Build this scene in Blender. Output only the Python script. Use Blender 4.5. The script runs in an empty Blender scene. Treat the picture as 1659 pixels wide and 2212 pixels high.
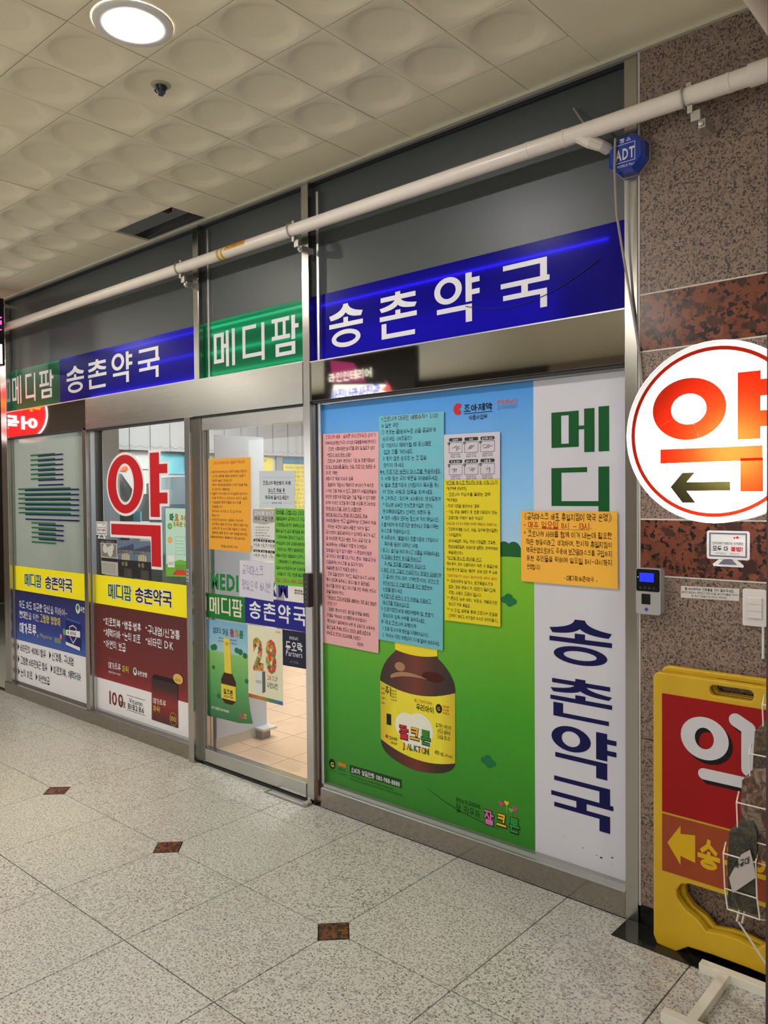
import bpy, bmesh, math, random
from mathutils import Matrix, Vector
random.seed(11)
sc = bpy.context.scene
col = sc.collection

# ------------------------------------------------------------------ camera
cam = bpy.data.cameras.new('camera'); cam_o = bpy.data.objects.new('camera', cam); col.objects.link(cam_o)
cam.sensor_fit = 'HORIZONTAL'; cam.sensor_width = 36.0; cam.lens = 36.0 * 1703.4 / 1659.0
cam.clip_start = 0.02; cam.clip_end = 60
R_ = Vector((0.75031863, 0.66101793, -0.00878882)); U_ = Vector((-0.00849722, 0.02293707, 0.9997008)); F_ = Vector((-0.66102174, 0.75001946, -0.02282692))
m = Matrix((R_, U_, -F_)).transposed().to_4x4(); m.translation = Vector((1.912, -2.612, 1.502))
cam_o.matrix_world = m
sc.camera = cam_o
# ------------------------------------------------------------------ world, exposure
wd = bpy.data.worlds.new('World'); sc.world = wd; wd.use_nodes = True
wd.node_tree.nodes['Background'].inputs[0].default_value = (0.9, 0.85, 0.75, 1); wd.node_tree.nodes['Background'].inputs[1].default_value = 0.03
vs = sc.view_settings
vs.view_transform = 'Standard'; vs.look = 'None'; vs.gamma = 1.0; vs.use_curve_mapping = False
vs.exposure = 0.84
cy_ = sc.cycles
cy_.use_light_tree = False; cy_.adaptive_threshold = .02; cy_.max_bounces = 5; cy_.diffuse_bounces = 3; cy_.glossy_bounces = 3; cy_.transmission_bounces = 4; cy_.transparent_max_bounces = 8
cy_.caustics_reflective = False; cy_.caustics_refractive = False; cy_.sample_clamp_indirect = 20.0
LAMP = 1.0          # corridor lamps
SHOP = 1.05         # pharmacy ceiling lights

# ------------------------------------------------------------------ materials
def C(r, g, b):
    f = lambda c: (c / 255 / 12.92) if c / 255 <= 0.04045 else ((c / 255 + 0.055) / 1.055) ** 2.4
    return (f(r), f(g), f(b), 1.0)
_M = {}
def nodes_of(name):
    mt = bpy.data.materials.new(name); mt.use_nodes = True
    nt = mt.node_tree; return mt, nt, nt.nodes['Principled BSDF']
def mk(name, rgb, rough=.5, metal=0, var=.05, scale=25, bump=0, coat=0, spec=.5):
    if name in _M: return _M[name]
    mt, nt, p = nodes_of(name); N = nt.nodes; L = nt.links
    tc = N.new('ShaderNodeTexCoord'); nz = N.new('ShaderNodeTexNoise'); nz.inputs['Scale'].default_value = scale; nz.inputs['Detail'].default_value = 4
    L.new(tc.outputs['Object'], nz.inputs['Vector'])
    mx = N.new('ShaderNodeMix'); mx.data_type = 'RGBA'
    mx.inputs[6].default_value = tuple(min(1, c * (1 - var)) for c in rgb[:3]) + (1,); mx.inputs[7].default_value = tuple(min(1, c * (1 + var)) for c in rgb[:3]) + (1,)
    L.new(nz.outputs['Fac'], mx.inputs[0]); L.new(mx.outputs[2], p.inputs['Base Color'])
    p.inputs['Roughness'].default_value = rough; p.inputs['Metallic'].default_value = metal
    p.inputs['Specular IOR Level'].default_value = spec
    if coat: p.inputs['Coat Weight'].default_value = coat; p.inputs['Coat Roughness'].default_value = .04
    if bump:
        b = N.new('ShaderNodeBump'); b.inputs['Strength'].default_value = bump; b.inputs['Distance'].default_value = .004
        L.new(nz.outputs['Fac'], b.inputs['Height']); L.new(b.outputs['Normal'], p.inputs['Normal'])
    _M[name] = mt; return mt
def ink(r, g, b, gloss=.4):
    return mk('ink_%d_%d_%d' % (r, g, b), C(r, g, b), gloss, var=.03, scale=60, spec=.25)
def paper(r, g, b):
    return mk('paper_%d_%d_%d' % (r, g, b), C(r, g, b), .75, var=.035, scale=9, bump=.03, spec=.25)
def vinyl(r, g, b):
    return mk('vinyl_%d_%d_%d' % (r, g, b), C(r, g, b), .40, var=.03, scale=6, coat=.06, spec=.25)
def steel(name, rgb=(.50, .48, .45), rough=.22, streak=(1.2, 60, 60), amt=.16, bump=.02):
    if name in _M: return _M[name]
    mt, nt, p = nodes_of(name); N = nt.nodes; L = nt.links
    tc = N.new('ShaderNodeTexCoord'); mp = N.new('ShaderNodeMapping'); mp.inputs['Scale'].default_value = streak
    nz = N.new('ShaderNodeTexNoise'); nz.inputs['Scale'].default_value = 3; nz.inputs['Detail'].default_value = 6
    L.new(tc.outputs['Object'], mp.inputs['Vector']); L.new(mp.outputs['Vector'], nz.inputs['Vector'])
    big = N.new('ShaderNodeTexNoise'); big.inputs['Scale'].default_value = 2.2; L.new(tc.outputs['Object'], big.inputs['Vector'])
    mr = N.new('ShaderNodeMapRange'); mr.inputs['To Min'].default_value = max(.02, rough - amt * .5); mr.inputs['To Max'].default_value = rough + amt
    L.new(nz.outputs['Fac'], mr.inputs['Value']); L.new(mr.outputs['Result'], p.inputs['Roughness'])
    mx = N.new('ShaderNodeMix'); mx.data_type = 'RGBA'; mx.inputs[6].default_value = tuple(c * .85 for c in rgb) + (1,); mx.inputs[7].default_value = tuple(min(1, c * 1.12) for c in rgb) + (1,)
    L.new(big.outputs['Fac'], mx.inputs[0]); L.new(mx.outputs[2], p.inputs['Base Color'])
    p.inputs['Metallic'].default_value = 1.0
    b = N.new('ShaderNodeBump'); b.inputs['Strength'].default_value = bump; b.inputs['Distance'].default_value = .01
    L.new(big.outputs['Fac'], b.inputs['Height']); L.new(b.outputs['Normal'], p.inputs['Normal'])
    _M[name] = mt; return mt
def granite(name, base, mid, dark, scale=70, rough=.3, lo=.40, hi=.60, coarse=False):
    if name in _M: return _M[name]
    mt, nt, p = nodes_of(name); N = nt.nodes; L = nt.links
    tc = N.new('ShaderNodeTexCoord'); oi = N.new('ShaderNodeObjectInfo')
    ad = N.new('ShaderNodeVectorMath'); ad.operation = 'ADD'
    rv = N.new('ShaderNodeVectorMath'); rv.operation = 'SCALE'; rv.inputs[0].default_value = (13, 7, 5)
    L.new(oi.outputs['Random'], rv.inputs['Scale']); L.new(tc.outputs['Object'], ad.inputs[0]); L.new(rv.outputs['Vector'], ad.inputs[1])
    n1 = N.new('ShaderNodeTexNoise'); n1.inputs['Scale'].default_value = scale; n1.inputs['Detail'].default_value = 3; n1.inputs['Roughness'].default_value = .6
    n2 = N.new('ShaderNodeTexVoronoi'); n2.inputs['Scale'].default_value = scale * (.75 if not coarse else .45)
    n3 = N.new('ShaderNodeTexNoise'); n3.inputs['Scale'].default_value = scale * .55; n3.inputs['Detail'].default_value = 2
    for n in (n1, n2, n3): L.new(ad.outputs['Vector'], n.inputs['Vector'])
    r1 = N.new('ShaderNodeValToRGB'); r1.color_ramp.elements[0].position = lo; r1.color_ramp.elements[0].color = dark; r1.color_ramp.elements[1].position = lo + .045; r1.color_ramp.elements[1].color = base
    L.new(n1.outputs['Fac'], r1.inputs['Fac'])
    r3 = N.new('ShaderNodeValToRGB'); r3.color_ramp.elements[0].position = hi - .05; r3.color_ramp.elements[0].color = (0, 0, 0, 1); r3.color_ramp.elements[1].position = hi + .05; r3.color_ramp.elements[1].color = (1, 1, 1, 1)
    L.new(n3.outputs['Fac'], r3.inputs['Fac'])
    mx = N.new('ShaderNodeMix'); mx.data_type = 'RGBA'; mx.inputs[7].default_value = mid
    L.new(r3.outputs['Color'], mx.inputs[0]); L.new(r1.outputs['Color'], mx.inputs[6])
    mv = N.new('ShaderNodeMix'); mv.data_type = 'RGBA'; mv.blend_type = 'MULTIPLY'; mv.inputs[0].default_value = .55 if coarse else .25
    L.new(mx.outputs[2], mv.inputs[6])
    rc = N.new('ShaderNodeValToRGB'); rc.color_ramp.elements[0].color = (.45, .45, .45, 1); rc.color_ramp.elements[1].color = (1.0, 1.0, 1.0, 1)
    sep = N.new('ShaderNodeSeparateColor'); L.new(n2.outputs['Color'], sep.inputs[0]); L.new(sep.outputs[0], rc.inputs['Fac'])
    L.new(rc.outputs['Color'], mv.inputs[7]); L.new(mv.outputs[2], p.inputs['Base Color'])
    p.inputs['Roughness'].default_value = rough
    _M[name] = mt; return mt
def emis(name, rgb, s, lights=True):
    if name in _M: return _M[name]
    mt, nt, p = nodes_of(name); N = nt.nodes; L = nt.links
    nz = N.new('ShaderNodeTexNoise'); nz.inputs['Scale'].default_value = 2
    mr = N.new('ShaderNodeMapRange'); mr.inputs['To Min'].default_value = s * .97; mr.inputs['To Max'].default_value = s * 1.03
    L.new(nz.outputs['Fac'], mr.inputs['Value'])
    if not lights: mt.cycles.emission_sampling = 'NONE'
    p.inputs['Specular IOR Level'].default_value = .1
    p.inputs['Base Color'].default_value = tuple(rgb[:3]) + (1,); p.inputs['Emission Color'].default_value = tuple(rgb[:3]) + (1,)
    L.new(mr.outputs['Result'], p.inputs['Emission Strength'])
    _M[name] = mt; return mt
def film(name, rgb, trans=.5, rough=.15, gloss=1.45, tint=None):
    """translucent printed film / acrylic: diffuse + translucent under a glossy skin"""
    if name in _M: return _M[name]
    mt, nt, p = nodes_of(name); N = nt.nodes; L = nt.links; N.remove(p)
    out = N['Material Output']
    nz = N.new('ShaderNodeTexNoise'); nz.inputs['Scale'].default_value = 14
    mx = N.new('ShaderNodeMix'); mx.data_type = 'RGBA'; mx.inputs[6].default_value = tuple(c * .96 for c in rgb[:3]) + (1,); mx.inputs[7].default_value = tuple(min(1, c * 1.04) for c in rgb[:3]) + (1,)
    L.new(nz.outputs['Fac'], mx.inputs[0])
    d = N.new('ShaderNodeBsdfDiffuse'); t = N.new('ShaderNodeBsdfTranslucent'); g = N.new('ShaderNodeBsdfGlossy'); g.inputs['Roughness'].default_value = rough
    g.inputs['Color'].default_value = (1, 1, 1, 1)
    L.new(mx.outputs[2], d.inputs['Color'])
    if tint: t.inputs['Color'].default_value = tuple(tint[:3]) + (1,)
    else: L.new(mx.outputs[2], t.inputs['Color'])
    a = N.new('ShaderNodeMixShader'); a.inputs[0].default_value = trans; L.new(d.outputs[0], a.inputs[1]); L.new(t.outputs[0], a.inputs[2])
    fr = N.new('ShaderNodeFresnel'); fr.inputs['IOR'].default_value = gloss
    b = N.new('ShaderNodeMixShader'); L.new(fr.outputs[0], b.inputs[0]); L.new(a.outputs[0], b.inputs[1]); L.new(g.outputs[0], b.inputs[2])
    L.new(b.outputs[0], out.inputs['Surface']); _M[name] = mt; return mt
def glass(name, tint=(.93, .97, .95), extra=0.0):
    if name in _M: return _M[name]
    mt, nt, p = nodes_of(name); N = nt.nodes; L = nt.links; N.remove(p); out = N['Material Output']
    t = N.new('ShaderNodeBsdfTransparent'); t.inputs['Color'].default_value = tint + (1,)
    g = N.new('ShaderNodeBsdfGlossy'); g.inputs['Roughness'].default_value = .015
    lw = N.new('ShaderNodeLayerWeight'); lw.inputs['Blend'].default_value = .5
    pw = N.new('ShaderNodeMath'); pw.operation = 'POWER'; pw.inputs[1].default_value = 4.0; L.new(lw.outputs['Facing'], pw.inputs[0])
    fr = N.new('ShaderNodeMapRange'); fr.inputs['To Min'].default_value = .035; fr.inputs['To Max'].default_value = .9; L.new(pw.outputs[0], fr.inputs['Value'])
    nz = N.new('ShaderNodeTexNoise'); nz.inputs['Scale'].default_value = 3
    bp = N.new('ShaderNodeBump'); bp.inputs['Strength'].default_value = .004; L.new(nz.outputs['Fac'], bp.inputs['Height']); L.new(bp.outputs['Normal'], g.inputs['Normal'])
    b = N.new('ShaderNodeMixShader'); L.new(fr.outputs[0], b.inputs[0]); L.new(t.outputs[0], b.inputs[1]); L.new(g.outputs[0], b.inputs[2])
    L.new(b.outputs[0], out.inputs['Surface']); _M[name] = mt; return mt
def ramp_mat(name, stops, axis=2, z0=0., z1=1., rough=.40, coat=.06, lines=0):
    """printed colour gradient along one object axis (print on the film, stops = [(pos, rgba)])"""
    if name in _M: return _M[name]
    mt, nt, p = nodes_of(name); N = nt.nodes; L = nt.links
    tc = N.new('ShaderNodeTexCoord'); sx = N.new('ShaderNodeSeparateXYZ'); L.new(tc.outputs['Object'], sx.inputs[0])
    mr = N.new('ShaderNodeMapRange'); mr.inputs['From Min'].default_value = z0; mr.inputs['From Max'].default_value = z1
    L.new(sx.outputs[axis], mr.inputs['Value'])
    r = N.new('ShaderNodeValToRGB'); e = r.color_ramp.elements
    e[0].position = stops[0][0]; e[0].color = stops[0][1]; e[1].position = stops[-1][0]; e[1].color = stops[-1][1]
    for s in stops[1:-1]:
        q = e.new(s[0]); q.color = s[1]
    L.new(mr.outputs['Result'], r.inputs['Fac'])
    nz = N.new('ShaderNodeTexNoise'); nz.inputs['Scale'].default_value = 18
    hv = N.new('ShaderNodeMix'); hv.data_type = 'RGBA'; hv.blend_type = 'MULTIPLY'; hv.inputs[0].default_value = .10
    L.new(r.outputs['Color'], hv.inputs[6]); L.new(nz.outputs['Color'], hv.inputs[7]); L.new(hv.outputs[2], p.inputs['Base Color'])
    p.inputs['Roughness'].default_value = rough; p.inputs['Coat Weight'].default_value = coat; p.inputs['Coat Roughness'].default_value = .04
    _M[name] = mt; return mt
def photo_print(name, cols, scale=20, rough=.4):
    if name in _M: return _M[name]
    mt, nt, p = nodes_of(name); N = nt.nodes; L = nt.links
    tc = N.new('ShaderNodeTexCoord'); v = N.new('ShaderNodeTexNoise'); v.inputs['Scale'].default_value = scale; v.inputs['Detail'].default_value = 6; v.inputs['Distortion'].default_value = 1.2; L.new(tc.outputs['Object'], v.inputs['Vector'])
    r = N.new('ShaderNodeValToRGB'); e = r.color_ramp.elements; n = len(cols)
    e[0].position = .30; e[0].color = cols[0]; e[1].position = .72; e[1].color = cols[-1]
    for i in range(1, n - 1):
        q = e.new(.30 + .42 * i / (n - 1)); q.color = cols[i]
    L.new(v.outputs['Fac'], r.inputs['Fac']); L.new(r.outputs['Color'], p.inputs['Base Color']); p.inputs['Roughness'].default_value = rough
    _M[name] = mt; return mt
def mottled(name, cols, scale=40, rough=.4):
    if name in _M: return _M[name]
    mt, nt, p = nodes_of(name); N = nt.nodes; L = nt.links
    tc = N.new('ShaderNodeTexCoord'); v = N.new('ShaderNodeTexVoronoi'); v.inputs['Scale'].default_value = scale; L.new(tc.outputs['Object'], v.inputs['Vector'])
    s = N.new('ShaderNodeSeparateColor'); L.new(v.outputs['Color'], s.inputs[0])
    r = N.new('ShaderNodeValToRGB'); r.color_ramp.interpolation = 'CONSTANT'; e = r.color_ramp.elements
    e[0].position = 0; e[0].color = cols[0]; e[1].position = 1 / len(cols); e[1].color = cols[1]
    for i in range(2, len(cols)):
        q = e.new(i / len(cols)); q.color = cols[i]
    L.new(s.outputs[0], r.inputs['Fac']); L.new(r.outputs['Color'], p.inputs['Base Color']); p.inputs['Roughness'].default_value = rough
    _M[name] = mt; return mt

STEEL = steel('brushed_stainless', (.52, .505, .48), .24, (.6, 90, 90), .07, .012)
STEELV = steel('brushed_stainless_upright', (.48, .465, .44), .20, (90, 90, .6), .06, .010)
MIRROR = steel('polished_stainless', (.50, .49, .47), .03, amt=.02, bump=.003)
ALU = mk('aluminium', (.62, .62, .63, 1), .32, 1, .06, 40)
DARKGAP = mk('dark_gap', C(24, 24, 24), .6)
GLASS = glass('clear_glass')
WHITEP = mk('white_paint', C(222, 220, 214), .45)
CREAM = mk('cream_pipe_paint', C(232, 222, 208), .3, var=.06, scale=12)

# ------------------------------------------------------------------ mesh builder
def map_normal(mp, u, v):
    a, b, c = Vector(mp(u, v)), Vector(mp(u + .01, v)), Vector(mp(u, v + .01)); n = (b - a).cross(c - a)
    return n.normalized() if n.length > 1e-12 else Vector((0, -1, 0))
SMALL_PRINT = ('lettering', 'print', 'handwriting', 'label_print', 'film_letters')
class MB:
    def __init__(s): s.v = []; s.f = []; s.m = []; s.mats = []; s.cur = 0; s.k = 0
    def use(s, mat):
        if mat not in s.mats: s.mats.append(mat)
        s.cur = s.mats.index(mat); return s
    def face(s, idx): s.f.append(tuple(idx)); s.m.append(s.cur)
    def poly(s, pts):
        b = len(s.v); s.v += [tuple(p) for p in pts]; s.face(range(b, b + len(pts))); return s
    def box(s, x0, x1, y0, y1, z0, z1):
        b = len(s.v)
        s.v += [(x0, y0, z0), (x1, y0, z0), (x1, y1, z0), (x0, y1, z0), (x0, y0, z1), (x1, y0, z1), (x1, y1, z1), (x0, y1, z1)]
        for q in ((0, 3, 2, 1), (4, 5, 6, 7), (0, 1, 5, 4), (1, 2, 6, 5), (2, 3, 7, 6), (3, 0, 4, 7)): s.face([b + i for i in q])
        return s
    def prism(s, pts, y0, y1):
        """outline in x,z (counter-clockwise seen from the corridor), from y0 (front) to y1 (back)"""
        n = len(pts); b = len(s.v)
        s.v += [(x, y0, z) for x, z in pts] + [(x, y1, z) for x, z in pts]
        s.face(range(b, b + n)); s.face([b + n + i for i in range(n)][::-1])
        for i in range(n):
            j = (i + 1) % n; s.face((b + j, b + i, b + n + i, b + n + j))
        return s
    def tube(s, pts, r, n=8, closed=False):
        P = [Vector(p) for p in pts]; k = len(P); rs = r if isinstance(r, (list, tuple)) else [r] * k; b = len(s.v); up = None
        for i in range(k):
            if closed: d = P[(i + 1) % k] - P[i - 1]
            else: d = P[min(i + 1, k - 1)] - P[max(i - 1, 0)]
            d.normalize()
            if up is None:
                a = Vector((0, 0, 1)) if abs(d.z) < .9 else Vector((1, 0, 0)); up = (a - d * a.dot(d)).normalized()
            else: up = (up - d * up.dot(d)).normalized()
            w = d.cross(up)
            for j in range(n):
                t = 2 * math.pi * j / n; q = P[i] + (up * math.cos(t) + w * math.sin(t)) * rs[i]; s.v.append(tuple(q))
        for i in range(k if closed else k - 1):
            i2 = (i + 1) % k
            for j in range(n): s.face((b + i * n + j, b + i * n + (j + 1) % n, b + i2 * n + (j + 1) % n, b + i2 * n + j))
        if not closed: s.face([b + j for j in range(n)][::-1]); s.face([b + (k - 1) * n + j for j in range(n)])
        return s
    def lathe(s, prof, n=32, axis='z', c=(0, 0, 0)):
        """prof = [(r, h)]; axis z: h is z; axis y: h is y"""
        b = len(s.v); k = len(prof)
        for r, h in prof:
            for j in range(n):
                t = 2 * math.pi * j / n; a, d = r * math.cos(t), r * math.sin(t)
                s.v.append((c[0] + a, c[1] + d, c[2] + h) if axis == 'z' else (c[0] + a, c[1] + h, c[2] + d) if axis == 'y' else (c[0] + h, c[1] + a, c[2] + d))
        for i in range(k - 1):
            for j in range(n): s.face((b + i * n + j, b + i * n + (j + 1) % n, b + (i + 1) * n + (j + 1) % n, b + (i + 1) * n + j))
        return s
    def flat(s, polys, mp):
        """flat print; each overlapping stroke lies a hair above the one before"""
        for p in polys:
            s.k += 1; n = map_normal(mp, *p[0]) * (2.5e-5 * (s.k % 9)); s.poly([tuple(Vector(mp(*q)) + n) for q in p])
        return s
    def mesh(s, name, mats=None, bevel=0, smooth=False, recalc=False):
        me = bpy.data.meshes.new(name); me.from_pydata(s.v, [], s.f)
        for mt in (mats or s.mats): me.materials.append(mt)
        if len(s.m) == len(me.polygons): me.polygons.foreach_set('material_index', [0 if mats and len(mats) == 1 else i for i in s.m])
        if bevel or recalc:
            bm = bmesh.new(); bm.from_mesh(me)
            if recalc: bmesh.ops.recalc_face_normals(bm, faces=bm.faces)
            if bevel: bmesh.ops.bevel(bm, geom=list(bm.edges), offset=bevel, segments=2, profile=.6, affect='EDGES', clamp_overlap=True)
            bm.to_mesh(me); bm.free()
        if smooth:
            me.polygons.foreach_set('use_smooth', [True] * len(me.polygons))
            try: me.set_sharp_from_angle(angle=math.radians(40))
            except Exception: pass
        me.update(); return me
    def build(s, name, mat=None, parent=None, **kw):
        me = s.mesh(name, [mat] if mat is not None else None, **kw); o = link(name, me, parent)
        if name in SMALL_PRINT: o['kind'] = 'stuff'
        return o
def link(name, me, parent=None):
    o = bpy.data.objects.new(name, me); col.objects.link(o)
    if parent is not None:
        o.parent = parent; o.matrix_parent_inverse = Matrix.Translation(-parent.location) if not parent.parent else Matrix()
    return o
def tag(o, label=None, cat=None, group=None, kind=None):
    if label: o['label'] = label
    if cat: o['category'] = cat
    if group: o['group'] = group
    if kind: o['kind'] = kind
    return o
def thing(name, label, cat, loc=(0, 0, 0), group=None):
    o = bpy.data.objects.new(name, None); col.objects.link(o); o.location = loc; o.empty_display_size = .05
    return tag(o, label, cat, group)
def struct(o): o['kind'] = 'structure'; return o
def sroot(name, loc=(0, 0, 0)):
    o = bpy.data.objects.new(name, None); col.objects.link(o); o.location = loc; o.empty_display_size = .05; o['kind'] = 'structure'; return o
def B(name, mat, parent, *boxes, bevel=.0):
    mb = MB()
    for b in boxes: mb.box(*b)
    return mb.build(name, mat, parent, bevel=bevel)

def area(parent, loc, direction, power, color, size, size_y=None, disk=False):
    """the glowing surface of a lamp or of an added window"""
    l = bpy.data.lights.new('lamp_glow', 'AREA'); l.energy = power; l.color = color; l.shape = 'DISK' if disk else 'RECTANGLE' if size_y else 'SQUARE'; l.size = size
    if size_y: l.size_y = size_y
    o = bpy.data.objects.new('lamp_glow', l); col.objects.link(o)
    o.matrix_world = Matrix.Translation(loc) @ Vector((0, 0, -1)).rotation_difference(Vector(direction)).to_matrix().to_4x4()
    if parent is not None:
        w = o.matrix_world.copy(); o.parent = parent; o.matrix_parent_inverse = Matrix.Translation(-parent.location); o.matrix_basis = w
    return o
# ------------------------------------------------------------------ lettering
_G = {}
HANGUL_H = .84
def put_stroke(v, f, pts, t):
    """a stroke of width t through pts, square ends"""
    for i in range(len(pts) - 1):
        (ax, ay), (bx, by) = pts[i], pts[i + 1]; d = math.hypot(bx - ax, by - ay) or 1e-6; ux, uy = (bx - ax) / d * t / 2, (by - ay) / d * t / 2
        ax, ay, bx, by = ax - ux * .9, ay - uy * .9, bx + ux * .9, by + uy * .9; b = len(v)
        v += [(ax + uy, ay - ux), (bx + uy, by - ux), (bx - uy, by + ux), (ax - uy, ay + ux)]; f.append((b, b + 1, b + 2, b + 3))
def put_ring(v, f, x0, x1, y0, y1, t, n=18):
    cx, cy, rx, ry = (x0 + x1) / 2, (y0 + y1) / 2, (x1 - x0) / 2 + t * .4, (y1 - y0) / 2 + t * .4; b = len(v)
    for i in range(n):
        c, q = math.cos(2 * math.pi * i / n), math.sin(2 * math.pi * i / n); v += [(cx + rx * c, cy + ry * q), (cx + max(rx - t, .01) * c, cy + max(ry - t, .01) * q)]
    for i in range(n): j = (i + 1) % n; f.append((b + 2 * i, b + 2 * j, b + 2 * j + 1, b + 2 * i + 1))
_sq = [(0, 1), (1, 1), (1, 0), (0, 0), (0, 1)]
JAMO = {'ㄱ': [[(0, 1), (1, 1), (.85, 0)]], 'ㄴ': [[(0, 1), (0, 0), (1, 0)]], 'ㄷ': [[(1, 1), (0, 1), (0, 0), (1, 0)]], 'ㄹ': [[(0, 1), (1, 1), (1, .52), (0, .52), (0, 0), (1, 0)]], 'ㅁ': [_sq], 'ㅂ': [[(0, 1), (0, 0), (1, 0), (1, 1)], [(0, .5), (1, .5)]],
    'ㅅ': [[(.5, 1), (.44, .55), (0, 0)], [(.47, .65), (1, 0)]], 'ㅇ': ['o', (0, 1, 0, 1)], 'ㅈ': [[(0, 1), (1, 1)], [(.5, 1), (.44, .55), (0, 0)], [(.47, .6), (1, 0)]], 'ㅊ': [[(.35, 1), (.65, 1)], [(0, .78), (1, .78)], [(.5, .78), (.44, .45), (0, 0)], [(.47, .5), (1, 0)]],
    'ㅋ': [[(0, 1), (1, 1), (.85, 0)], [(0, .5), (.9, .5)]], 'ㅌ': [[(1, 1), (0, 1), (0, 0), (1, 0)], [(0, .5), (1, .5)]], 'ㅍ': [[(0, 1), (1, 1)], [(0, 0), (1, 0)], [(.3, 1), (.3, 0)], [(.7, 1), (.7, 0)]], 'ㅎ': [[(.3, 1), (.7, 1)], [(0, .74), (1, .74)], 'o', (.08, .92, 0, .52)],
    'ㅏ': [[(.25, 1), (.25, 0)], [(.25, .52), (1, .52)]], 'ㅑ': [[(.25, 1), (.25, 0)], [(.25, .65), (1, .65)], [(.25, .38), (1, .38)]], 'ㅓ': [[(.8, 1), (.8, 0)], [(0, .52), (.8, .52)]], 'ㅕ': [[(.8, 1), (.8, 0)], [(0, .65), (.8, .65)], [(0, .38), (.8, .38)]], 'ㅣ': [[(.6, 1), (.6, 0)]],
    'ㅐ': [[(.15, 1), (.15, 0)], [(.9, 1), (.9, 0)], [(.15, .52), (.9, .52)]], 'ㅔ': [[(.42, 1), (.42, 0)], [(.95, 1), (.95, 0)], [(-.1, .52), (.42, .52)]], 'ㅒ': [[(.15, 1), (.15, 0)], [(.9, 1), (.9, 0)], [(.15, .62), (.9, .62)], [(.15, .4), (.9, .4)]], 'ㅖ': [[(.42, 1), (.42, 0)], [(.95, 1), (.95, 0)], [(-.1, .62), (.42, .62)], [(-.1, .4), (.42, .4)]],
    'ㅗ': [[(0, 0), (1, 0)], [(.5, 0), (.5, 1)]], 'ㅛ': [[(0, 0), (1, 0)], [(.33, 0), (.33, 1)], [(.67, 0), (.67, 1)]], 'ㅜ': [[(0, 1), (1, 1)], [(.5, 1), (.5, 0)]], 'ㅠ': [[(0, 1), (1, 1)], [(.33, 1), (.33, 0)], [(.67, 1), (.67, 0)]], 'ㅡ': [[(0, .5), (1, .5)]]}
INI = 'ㄱ ㄱㄱ ㄴ ㄷ ㄷㄷ ㄹ ㅁ ㅂ ㅂㅂ ㅅ ㅅㅅ ㅇ ㅈ ㅈㅈ ㅊ ㅋ ㅌ ㅍ ㅎ'.split(); VOW = 'ㅏ ㅐ ㅑ ㅒ ㅓ ㅔ ㅕ ㅖ ㅗ ㅗㅏ ㅗㅐ ㅗㅣ ㅛ ㅜ ㅜㅓ ㅜㅔ ㅜㅣ ㅠ ㅡ ㅡㅣ ㅣ'.split()
FIN = ['']  + 'ㄱ ㄱㄱ ㄱㅅ ㄴ ㄴㅈ ㄴㅎ ㄷ ㄹ ㄹㄱ ㄹㅁ ㄹㅂ ㄹㅅ ㄹㅌ ㄹㅍ ㄹㅎ ㅁ ㅂ ㅂㅅ ㅅ ㅅㅅ ㅇ ㅈ ㅊ ㅋ ㅌ ㅍ ㅎ'.split()
def put_jamo(v, f, js, box, t):
    x0, x1, y0, y1 = box; n = len(js)
    for k, j in enumerate(js):
        gap = .10 * (x1 - x0) if n > 1 else 0; w = ((x1 - x0) - gap * (n - 1)) / n; a = x0 + k * (w + gap); it = iter(JAMO[j])
        for st in it:
            if st == 'o': c = next(it); put_ring(v, f, a + c[0] * w, a + c[1] * w, y0 + c[2] * (y1 - y0), y0 + c[3] * (y1 - y0), t)
            else: put_stroke(v, f, [(a + x * w, y0 + y * (y1 - y0)) for x, y in st], t)
def hangul(ch, w):
    """a syllable put together from its letters' strokes"""
    n = ord(ch) - 0xAC00; L_, V_, T_ = INI[n // 588], VOW[n % 588 // 28], FIN[n % 28]; v, f = [], []
    t = max(.04, .075 + w * 2.2); m_ = t * .5
    if V_ in 'ㅗㅛㅜㅠㅡ': bx = ((.16, .84, .62, 1), (0, 1, .40, .54), None, (.14, .86, 0, .25)) if T_ else ((.16, .84, .48, 1), (0, 1, .04, .34), None, None)
    elif len(V_) == 2: bx = ((.04, .52, .64, 1), (0, .60, .40, .54), (.68, 1, .34, 1), (.14, .92, 0, .24)) if T_ else ((.04, .52, .50, 1), (0, .60, .12, .38), (.68, 1, 0, 1), None)
    else: bx = ((.02, .50, .46, .97), (.62, 1, .38, 1), None, (.16, .92, 0, .26)) if T_ else ((.02, .50, .14, .88), (.62, 1, 0, 1), None, None)
    def sc_(b): return (m_ + b[0] * (.84 - 2 * m_), m_ + b[1] * (.84 - 2 * m_), -.08 + m_ + b[2] * (.84 - 2 * m_), -.08 + m_ + b[3] * (.84 - 2 * m_))
    put_jamo(v, f, L_, sc_(bx[0]), t); put_jamo(v, f, V_[0], sc_(bx[1]), t)
    if len(V_) == 2: put_jamo(v, f, V_[1], sc_(bx[2]), t)
    if T_: put_jamo(v, f, T_, sc_(bx[3]), t)
    return v, f, 0, .84
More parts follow.
